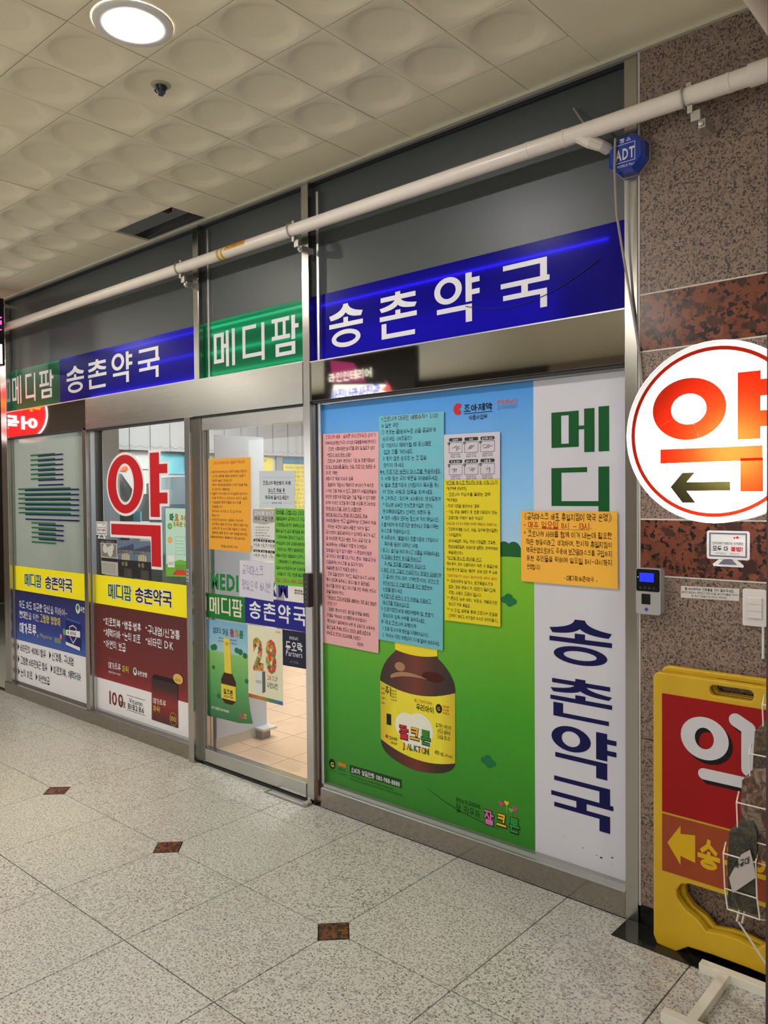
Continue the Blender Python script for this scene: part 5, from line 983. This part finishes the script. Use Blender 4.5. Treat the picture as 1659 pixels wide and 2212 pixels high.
MB().tube([(.600, -.08, 2.740), (.632, -.066, 2.714), (.660, -.045, 2.700), (.672, -.012, 2.694)], [.026, .023, .020, .020], 10).build('x', CREAM).name = 'pipe_saddle'
sd = bpy.data.objects['pipe_saddle']; sd.data.name = 'pipe_saddle'; sd.parent = bpy.data.objects['sprinkler_pipe']; sd.matrix_parent_inverse = Matrix.Translation(-sd.parent.location); sd.name = 'pipe_saddle'
# siren
t = thing('alarm_siren', 'blue octagonal alarm box with white lettering under the pipe', 'alarm', (.755, -.03, 2.575))
cx, cz = .755, 2.644
oc = lambda r, ph=math.pi / 8: [(cx + r * math.cos(ph + i * math.pi / 4), cz + r * math.sin(ph + i * math.pi / 4)) for i in range(8)]
SB = film('siren_blue_plastic', (.008, .03, .30), .25, .08); mb = MB()
a, b = oc(.070), oc(.058); mb.v = [(x, -.003, z) for x, z in a] + [(x, -.040, z) for x, z in a] + [(x, -.052, z) for x, z in b]
mb.face(range(16, 24)); [mb.face((r * 8 + i, r * 8 + (i + 1) % 8, (r + 1) * 8 + (i + 1) % 8, (r + 1) * 8 + i)) for r in (0, 1) for i in range(8)]
mb.build('housing', mk('siren_blue', C(16, 52, 150), .14, coat=.6), t); MB().prism(oc(.073), -.008, -.0005).build('base_plate', mk('siren_base', C(150, 140, 126), .5), t)
mb = MB(); mb.use(ink(206, 208, 216)); mp = wallmap(-.0528); mb.flat(frame_p(cx - .040, cx + .034, cz - .030, cz + .032, .002, .002), mp); text(mb, 'ADT', mp, cx - .037, cz - .020, .043, width=.070, w=.035); text(mb, '캡 스', mp, cx, cz + .038, .014, 'c', width=.040, w=.02); text(mb, 'WORLD No.1', mp, cx, cz - .045, .010, 'c', width=.062, w=.014); mb.build('lettering', None, t)
CAB = mk('grey_cable', C(150, 140, 130), .5)
tag(MB().tube([(.520, .03, 2.90), (.575, -.005, 2.82), (.62, -.03, 2.765), (.66, -.05, 2.735)], .0035, 6).build('alarm_wire', CAB), 'thin wire slanting from the ceiling edge down to the pipe', 'wire')
tag(MB().tube([(.722, -.058, 2.70), (.720, -.060, 2.60), (.722, -.05, 2.45), (.735, -.03, 2.32), (.752, -.012, 2.18), (.772, -.008, 2.05), (.783, -.008, 1.98), (.79, -.008, 1.90), (.80, -.01, 1.82)], .0045, 8).build('sign_cable', CAB, smooth=True), 'grey cable hanging from the alarm box to the round sign', 'cable')
tag(MB().tube([(1.180, -.006, 1.08), (1.180, -.006, .98)], .004, 6).build('switch_conduit', WHITEP), 'short white conduit below the light switch', 'conduit')

# ================================================================== ROUND SIGN AND THINGS ON THE GRANITE
t = thing('round_sign', 'round lit white sign with a red letter and black arrow', 'sign', (1.066, -.06, 1.404))
cx, cz, r = 1.066, 1.684, .281; FYs = -.12
mb = MB(); mb.lathe([(r, -.001), (r, -.114), (r - .003, -.117), (r - .013, -.117)], 64, 'y', (cx, 0, cz)); mb.build('rim', film('rim_acrylic', (.90, .90, .90), .7, .2), t, smooth=True); mb = MB(); mb.lathe([(0, -.002), (r - .001, -.002)], 48, 'y', (cx, 0, cz)); mb.build('back', WHITEP, t)
ACR = film('sign_acrylic', (.88, .87, .86), .75, .12); REDT = film('red_letter_acrylic', (.62, .02, .015), .75, .12, tint=(.80, .026, .004)); BLKT = film('arrow_film', (.03, .028, .022), .5, .15, tint=(.035, .03, .008))
mb = MB(); mb.lathe([(0, -.117), (r - .013, -.117)], 64, 'y', (cx, 0, cz)); mb.build('face', ACR, t)
mb = MB(); mb.flat(ringp(cx - .262, cx + .262, cz - .262, cz + .262, .0115, .0115, 72), wallmap(-.118)); mb.build('red_ring', REDT, t)
mb = MB(); mp = wallmap(-.1182)
mb.flat(ringp(.876, 1.106, 1.663, 1.857, .060, .049, 44), mp); mb.flat([rc(1.138, 1.203, 1.656, 1.858), rc(1.203, 1.262, 1.783, 1.832), rc(1.203, 1.262, 1.692, 1.740), rc(.901, 1.209, 1.592, 1.637), rc(1.146, 1.211, 1.500, 1.60)], mp); mb.build('red_letter', REDT, t)
mb = MB(); mb.flat([[(.934, 1.516), (.972, 1.466), (1.013, 1.466), (.985, 1.503), (1.117, 1.503), (1.117, 1.531), (.985, 1.531), (1.011, 1.561), (.972, 1.561)]], mp); mb.build('arrow', BLKT, t)
B('lamp_tray', WHITEP, t, (1.03, 1.22, -.040, -.034, 1.53, 1.72)); area(t, (1.125, -.045, 1.625), (0, -1, 0), 11.0, (1, .97, .93), .17, disk=True)
t = thing('fingerprint_reader', 'silver fingerprint door reader with a lit blue screen', 'access reader', (.826, -.02, 1.087))
MB().prism(rrect(.783, .868, 1.088, 1.243, .008), -.038, -.001).build('housing', mk('silver_plastic', (.46, .46, .46, 1), .35, .5), t, bevel=.001); MB().prism(rrect(.785, .866, 1.166, 1.241, .006), -.0395, -.037).build('black_front', mk('black_gloss', C(14, 14, 16), .12), t)
B('screen', emis('reader_screen', (.01, .02, 1.0), 1.0, False), t, (.797, .846, -.0402, -.0394, 1.198, 1.228)); B('scanner', mk('scanner_black', C(18, 18, 20), .2), t, (.803, .834, -.0395, -.037, 1.122, 1.158), bevel=.001)
for i in range(4): MB().lathe([(0, -.0408), (.0042, -.0405), (.0045, -.039)], 12, 'y', (.800 + .0155 * i, 0, 1.178)).build('key_button', mk('dark_key', C(44, 44, 48), .3), t)
mb = MB(); mb.use(ink(50, 80, 170)); mb.flat([disc_p(.820, 1.105, .006)], wallmap(-.0388)); mb.build('badge', None, t); B('status_light', emis('reader_led', (.2, 1, .3), 3, False), t, (.7905, .7925, -.0402, -.0394, 1.212, 1.214))
monitor_sticker('monitor shaped sticker on the red brown granite band', 1.073, 1.260, 1.375, .132, -.0012)
t, f, w, h = sheet('lights_notice', 'small white printed strip beside the light switch', 'label', (.923, 1.189), (1.108, 1.192), (1.107, 1.153), (.922, 1.149), paper(206, 198, 192), -.0008)
mb = MB(); mb.use(ink(46, 44, 50)); text(mb, '밤 10시까지는 전등불을 끄지 말아주세요.', f, w / 2, -.0125, .0095, 'c', width=.158, w=.012); text(mb, '밤까지 영업하는 병원장과 학원수업을 듣는 학생들을 위하여', f, w / 2, -.0235, .0075, 'c', width=.178); text(mb, '1층 로비 전등불은 10시까지는 켜주세요.', f, w / 2, -.0345, .0075, 'c', width=.115); mb.build('print', None, t)
t = thing('light_switch', 'white three way light switch on the granite wall', 'switch', (1.155, -.005, 1.08))
SW = mk('switch_white', C(214, 208, 204), .35); MB().prism(rrect(1.120, 1.190, 1.079, 1.195, .005), -.010, -.0005).build('plate', SW, t, bevel=.001)
for i in range(3): rk = B('rocker', SW, t, (1.135, 1.178, -.0145, -.0099, 1.104 + .0217 * i, 1.1252 + .0217 * i), bevel=.0012); B('indicator', WHITEP, rk, (1.170, 1.172, -.0152, -.0143, 1.113 + .0217 * i, 1.115 + .0217 * i))
# dark panel edge at the picture's border
struct(B('wall_pillar', mk('dark_pillar', C(58, 52, 54), .35), None, (1.354, 1.45, -.60, -.50, 0, 2.988)))

# ================================================================== YELLOW BOARD
YP = mk('yellow_plastic', C(204, 164, 24), .38, var=.07, scale=10, bump=.05)
def holed(name, outer, holes, y0, y1, mat, parent, bevel=.004):
    cu = bpy.data.curves.new(name, 'CURVE'); cu.dimensions = '2D'; cu.fill_mode = 'BOTH'; cu.extrude = (y1 - y0) / 2 - bevel; cu.bevel_depth = bevel; cu.bevel_resolution = 1; cu.offset = -bevel
    for pts in [outer] + holes:
        sp = cu.splines.new('POLY'); sp.points.add(len(pts) - 1); sp.use_cyclic_u = True
        for p, (x, z) in zip(sp.points, pts): p.co = (x, z, 0, 1)
    o = bpy.data.objects.new(name, cu); me0 = o.to_mesh(); ym = (y0 + y1) / 2
    vs_ = [(v.co.x, ym - v.co.z, v.co.y) for v in me0.vertices]; fs = [tuple(p.vertices) for p in me0.polygons]; o.to_mesh_clear(); bpy.data.objects.remove(o); bpy.data.curves.remove(cu)
    mb = MB(); mb.v = vs_; mb.f = fs; mb.m = [0] * len(fs); return mb.build(name, mat, parent, smooth=True)
def board_outline(x0, x1, zt):
    r = .022
    return [(x0 + .012, .004), (x0 + .075, 0), (x0 + .115, .030), (x0 + .19, .034), (x1 - .19, .034), (x1 - .115, .030), (x1 - .075, 0), (x1 - .012, .004), (x1, .03)] + [(x1 - r + r * math.cos(a), zt - r + r * math.sin(a)) for a in (0, .4, .8, 1.2, 1.57)] + [(x0 + r - r * math.sin(a), zt - r + r * math.cos(a)) for a in (0, .4, .8, 1.2, 1.57)] + [(x0, .03)]
def hole_low(x0, x1):
    c = (x0 + x1) / 2; L_ = [(c - .02, .112), (c - .075, .102), (x0 + .145, .130), (x0 + .105, .150), (x0 + .08, .180), (x0 + .078, .205), (x0 + .092, .228), (x0 + .12, .238)]
    return L_ + [(2 * c - x, z) for x, z in L_][::-1]
t = thing('folding_board', 'yellow plastic folding board sign leaning flat by the granite wall', 'board', (1.11, -.07, 0))
X0, X1 = .862, 1.358
holed('front_leaf', board_outline(X0, X1, .909), [rrect(1.045, 1.175, .860, .893, .014)[::-1], hole_low(X0, X1)[::-1]], -.085, -.055, YP, t)
holed('back_leaf', [(x + .012, z) for x, z in board_outline(X0, X1, .924)], [[(x + .012, z + .012) for x, z in rrect(1.035, 1.185, .850, .893, .014)[::-1]], [(x + .012, z) for x, z in hole_low(X0 - .0, X1)[::-1]]], -.045, -.018, YP, t)
rp = B('red_panel', vinyl(150, 10, 12), t, (.893, 1.327, -.0868, -.0853, .452, .842)); bp = B('brown_panel', vinyl(150, 66, 34), t, (.893, 1.327, -.0868, -.0853, .256, .445))
def stroke(mb, pts, w, mp, n=8):
    """flat rounded stroke through pts"""
    out = []
    for i, (a, b) in enumerate(zip(pts, pts[1:])):
        d = Vector((b[0] - a[0], b[1] - a[1])); d.normalize(); q = Vector((-d.y, d.x)) * w / 2
        mb.flat([[(a[0] - q.x, a[1] - q.y), (b[0] - q.x, b[1] - q.y), (b[0] + q.x, b[1] + q.y), (a[0] + q.x, a[1] + q.y)]], mp)
    for p in pts: mb.flat([disc_p(p[0], p[1], w / 2, n=14)], mp)
for dx, dz, y, c in ((.012, -.012, -.0874, (16, 12, 12)), (0, 0, -.0882, (206, 204, 208))):
    mb = MB(); mb.use(ink(*c)); mp = wallmap(y)
    mb.flat(ringp(.955 + dx, 1.104 + dx, .652 + dz, .788 + dz, .045, .034, 36), mp)
    stroke(mb, [(1.125 + dx, .796 + dz), (1.162 + dx, .776 + dz), (1.162 + dx, .650 + dz)], .042, mp); stroke(mb, [(1.17 + dx, .745 + dz), (1.23 + dx, .745 + dz)], .034, mp); stroke(mb, [(1.17 + dx, .690 + dz), (1.23 + dx, .690 + dz)], .034, mp)
    stroke(mb, [(1.028 + dx, .607 + dz), (1.160 + dx, .607 + dz), (1.160 + dx, .49 + dz)], .036, mp)
    mb.build('letter_shadow' if dx else 'letter', None, rp)
mb = MB(); mb.use(ink(214, 170, 24)); mp = wallmap(-.0876); mb.flat([[(.911, .354), (.954, .292), (.954, .322), (1.001, .313), (1.001, .402), (.954, .394), (.954, .421)]], mp)
for i, ch in enumerate('송촌약국'): text(mb, ch, mp, 1.008 + .082 * i, .312, .098, w=.025, condense=.72)
mb.build('arrow_and_name', None, bp)

# ================================================================== LEAFLET RACK
t = thing('leaflet_rack', 'white wire leaflet rack on a flat floor stand', 'rack', (1.19, -.28, 0))
WM = mk('white_rack_metal', C(226, 222, 208), .35)
B('base_bar', WM, t, (1.034, 1.40, -.150, -.118, .0, .030), bevel=.002); B('base_bar', WM, t, (1.036, 1.40, -.455, -.422, 0, .030), bevel=.002); B('base_link', WM, t, (1.098, 1.128, -.422, -.150, .002, .030), bevel=.002)
B('upright', WM, t, (1.285, 1.305, -.300, -.280, .03, 1.30), bevel=.002); B('base_link', WM, t, (1.28, 1.31, -.422, -.150, .002, .030), bevel=.002)
tips = [(1.259, .933), (1.229, .795), (1.201, .656), (1.171, .509)]
for k, (x, z) in enumerate(tips):
    y0 = -.300 - .016 * k; y1 = y0 + .034; w_ = .085
    mb = MB()
    for xx in (x, x + w_): mb.tube([(xx, y1 - .006, z + .0), (xx + .002, y0, z - .022), (xx + .006, y0, z - .12), (xx + .012, y0 + .004, z - .178), (xx + .018, y1, z - .190)], .0022, 6)
    mb.tube([(x + .002, y0, z - .022), (x + w_ + .002, y0, z - .022)], .0022, 6); mb.tube([(x + .006, y0, z - .12), (x + w_ + .006, y0, z - .12)], .002, 6); mb.tube([(x + .012, y0 + .004, z - .178), (x + w_ + .012, y0 + .004, z - .178)], .0022, 6)
    mb.build('wire_pocket', WM, t, smooth=True)
mb = MB()
for q in (0, .014): mb.tube([(1.205 + q, -.335, .30), (1.232 + q, -.315, .47), (1.272 + q, -.275, .80), (1.300, -.262, 1.1)], .0028, 6)
mb.tube([(1.21, -.335, .30), (1.295, -.30, .16)], .003, 6)
mb.build('support_wire', WM, t, smooth=True)
cols = [[C(60, 44, 34), C(92, 66, 48), C(34, 30, 30), C(120, 92, 70)], [C(70, 52, 34), C(100, 82, 50), C(48, 36, 30), C(130, 112, 84)], [C(50, 40, 34), C(96, 60, 44), C(130, 120, 104), C(40, 34, 34)], [C(40, 36, 28), C(70, 64, 44), C(30, 28, 28), C(90, 84, 64)]]
words = ('topmost', 'second highest', 'third', 'lowest')
for k, (x, z) in enumerate(tips):
    t = thing('folded_leaflet', 'brown printed leaflets in the %s pocket of the wire rack' % words[k], 'leaflets', (x + .05, -.285 - .016 * k, z - .17), 'leaflets in the wire rack')
    for j in range(2):
        yb = -.294 - .016 * k + .008 * j; mb = MB(); e = .006 * j
        L_ = [(x + .014, z - .170), (x + .010, z - .06), (x + .014 + e, z + .04 + e), (x + .040 + e, z + .075 + e)]; R_s = [(x + .090, z - .170), (x + .086, z - .06), (x + .088, z + .05 + e), (x + .076, z + .085 + e)]
        for i in range(3):
            bend = (0, .0, .004, .016); P = [(L_[i], bend[i]), (R_s[i], bend[i]), (R_s[i + 1], bend[i + 1]), (L_[i + 1], bend[i + 1])]
            mb.poly([(q[0], yb + d, q[1]) for q, d in P]); mb.poly([(q[0], yb + d + .003, q[1]) for q, d in P[::-1]])
        mb.build('leaflet', photo_print('leaflet_print_%d' % k, cols[k], 24 + 4 * k), t)
t = thing('price_tag', 'small white tag stuck to the lowest leaflets of the rack', 'tag', (1.215, -.352, .38))
MB().prism([(1.190, .425), (1.200, .385), (1.262, .450), (1.245, .520), (1.222, .500)], -.3535, -.3515).build('tag_paper', paper(186, 176, 170), t); mb = MB(); mb.use(ink(40, 34, 34)); text(mb, '특공대', lambda u, v: (1.205 + u * .8, -.3542, .455 + v + u * .6), .0, 0, .02, width=.05, w=.02); mb.build('print', None, t)

# ================================================================== CEILING LAMPS
def downlight(x, y, warm, label, group=None, s=1.0):
    t = thing('recessed_downlight', label, 'downlight', (x, y, 2.98), group)
    mb = MB(); mb.lathe([(.124, 3.001), (.123, 2.995), (.112, 2.991), (.082, 2.9925), (.074, 2.995), (.073, 3.002)], 40, 'z', (x, y, 0)); mb.build('trim_ring', mk('downlight_trim', C(226, 224, 220), .4), t, smooth=True)
    c = (1, .95, .84) if warm else (1, .95, .98)
    mb = MB(); mb.lathe([(.0, 2.984), (.045, 2.987), (.073, 2.994)], 20, 'z', (x, y, 0)); mb.build('lens', emis('downlight_warm' if warm else 'downlight_cool', c, 225.0 * LAMP), t, smooth=True)
def spot(x, y, power, c):
    l = bpy.data.lights.new('downlight_beam', 'SPOT'); l.energy = power; l.color = c; l.spot_size = math.radians(62); l.spot_blend = .9; l.shadow_soft_size = .07
    o = bpy.data.objects.new('downlight_beam', l); col.objects.link(o); o.location = (x, y, 2.985)
spot(-2.25, -1.226, 95 * LAMP, (1, .87, .52))
downlight(-.352, -1.226, False, 'round white downlight set in the ceiling, lit')
for x, y, w_, lab in ((-2.25, -1.226, True, 'warm downlight whose beam falls on the floor before the striped window'), (-4.91, -1.51, True, 'warm downlight beyond the round food sign'), (3.0, -1.226, True, 'warm downlight over the granite wall past the pillar'), (-7.2, -1.5, True, 'warm downlight at the brown end of the corridor'), (-6.2, -3.75, True, 'warm downlight before the long added window across'), (-3.64, -3.75, False, 'cool downlight above the purple and white sign across'), (-.8, -3.75, True, 'warm downlight over the middle of the corridor, behind the viewer'), (1.93, -3.75, True, 'warm downlight before the short added window across')):
    downlight(x, y, w_, lab, 'other corridor downlights')
t = thing('fire_detector', 'small dark heat detector on a ceiling panel', 'detector', (-.638, -.941, 2.97))
mb = MB(); mb.lathe([(.036, 3.0185), (.036, 3.013), (.030, 3.010), (.020, 3.010)], 24, 'z', (-.638, -.941, 0)); mb.build('collar', mk('detector_ring', C(176, 168, 140), .4), t, smooth=True)
mb = MB(); mb.lathe([(.021, 3.012), (.018, 2.998), (.010, 2.990), (.010, 2.978), (0, 2.977)], 16, 'z', (-.638, -.941, 0)); mb.build('sensor', mk('detector_dark', C(40, 42, 58), .3), t, smooth=True)
for k in range(4): a = k * math.pi / 2 + .4; MB().tube([(-.638 + .017 * math.cos(a), -.941 + .017 * math.sin(a), 3.01), (-.638 + .026 * math.cos(a), -.941 + .026 * math.sin(a), 2.998), (-.638 + .017 * math.cos(a), -.941 + .017 * math.sin(a), 2.990)], .003, 6).build('fin', mk('detector_fin', C(70, 72, 84), .3, .6), t)
t = thing('threshold_plate', 'worn aluminium plate on the floor in front of the door', 'plate', (-1.0, -.025, 0))
B('plate', ALU, t, (-1.15, -.865, -.044, -.006, .0002, .0035), bevel=.001); MB().prism([(-1.17, .0), (-.86, .0), (-.86, .0015), (-1.17, .0015)], -.058, -.0).build('mortar_patch', mk('mortar', C(120, 114, 104), .9, var=.2), t); B('end_stop', mk('clear_stop', C(170, 164, 150), .3), t, (-.895, -.865, -.04, -.008, .003, .016), bevel=.003)

# ================================================================== PROJECTING SIGNS AT THE FAR END, SIGNS ACROSS THE CORRIDOR
t = thing('food_sign', 'round red food stall sign hanging beyond the far end of the shopfront', 'sign', (-4.86, -.35, 1.97))
cy, cz, r = -.35, 2.22, .25
mb = MB(); mb.lathe([(0, .06), (r, .06), (r, -.06), (0, -.06)], 48, 'x', (-4.86, cy, cz)); mb.build('rim', emis('food_rim', (1, .96, .96), 1.6, False), t, smooth=True)
mb = MB(); mb.use(emis('food_red', (1, .02, .02), 1.5, False)); mx_ = lambda u, v: (-4.7985, cy + u, cz + v); mb.flat([disc_p(0, 0, r - .015, n=48)], mx_); mb.build('face', None, t)
mx2 = lambda u, v: (-4.7975, cy + u, cz + v); mb = MB(); mb.use(emis('food_orange', (1, .30, .01), 1.6, False)); text(mb, '떡볶이', mx2, 0, .02, .105, 'c', width=.40, w=.03); mb.use(emis('food_white', (1, .96, .96), 1.7, False)); text(mb, '어묵', mx2, .0, -.135, .115, 'c', width=.32, w=.035); mb.build('lettering', None, t)
B('bracket', GALV, t, (-4.87, -4.85, -.36, -.34, 2.46, 3.0))
t = thing('blade_sign', 'black and white lit box sign above the round food sign', 'sign', (-3.95, -.42, 2.45))
B('case', mk('blade_black', C(22, 16, 24), .3), t, (-4.0, -3.90, -.72, -.132, 2.45, 2.93), bevel=.003); B('white_field', emis('blade_white', (.92, 1, .96), 1.0, False), t, (-3.8995, -3.8985, -.70, -.15, 2.46, 2.60)); B('pink_line', emis('blade_pink', (.75, .12, .5), .7, False), t, *[(-3.8995, -3.8985, -.70, -.15, z, z + d) for z, d in ((2.74, .03), (2.785, .012), (2.70, .008))])
B('arm', GALV, t, (-3.96, -3.94, -.14, .003, 2.88, 2.90))
t = thing('interior_sign', 'lit purple and white sign across the corridor, mirrored in the steel lintel', 'sign', (-3.8, -3.5, 2.5))
B('case', mk('sign_case_dark', C(30, 26, 32), .4), t, (-4.35, -3.05, -3.56, -3.50, 2.50, 2.98)); B('stem', GALV, t, (-4.2, -4.17, -3.54, -3.51, 2.98, 3.0), (-3.3, -3.27, -3.54, -3.51, 2.98, 3.0))
ms = lambda u, v: (u, -3.4985, v); mt2 = lambda u, v: (u, -3.4975, v)
mb = MB(); mb.use(emis('ns_white', (1, .97, .88), 1.1, False)); mb.flat([[(-4.25, 2.51), (-3.32, 2.51), (-3.45, 2.63), (-4.2, 2.70)]], ms); mb.use(emis('ns_purple', (.30, .03, .12), .9, False)); mb.flat([[(-4.25, 2.97), (-4.22, 2.72), (-3.72, 2.68), (-3.9, 2.90)]], ms); mb.build('panel', None, t)
mb = MB(); mb.use(emis('ns_cream', (1, .94, .78), 1.5, False)); text(mb, '라인인테리어', mt2, -4.27, 2.735, .10, width=.64, w=.01); mb.use(emis('ns_blue', (.03, .10, .75), 1.0, False)); text(mb, '사진나라사진관', mt2, -4.24, 2.535, .12, width=.72, w=.02, slant=.1); mb.use(emis('ns_red', (.8, .10, .12), .9, False)); mb.flat([[(-3.50, 2.58), (-3.42, 2.62), (-3.46, 2.68), (-3.38, 2.60), (-3.36, 2.52), (-3.44, 2.55)]], mt2); mb.build('lettering', None, t)
# lit windows over the way, unseen, added to brighten the wall and ceiling
for k, (a, n, lab) in enumerate(((-8.3, 4, 'long lit window added across the corridor, far end'), (.35, 3, 'lit window added across the corridor behind the viewer'))):
    t = thing('added_window_across', lab, 'added window', (a + .6 * n, -5.56, 0), 'added windows across the corridor')
    B('frame', STEELV, t, (a - .1, a + 1.2 * n, -5.595, -5.56, .0, 2.5))
    for i in range(n): B('pane', WHITEP, t, (a + 1.2 * i, a + 1.2 * i + 1.1, -5.56, -5.555, .3, 2.4))
    area(t, (a + .6 * n - .05, -5.55, 1.35), (0, 1, 0), 8.4 * n, (.94, .96, 1.0), 1.2 * n - .1, 2.1)
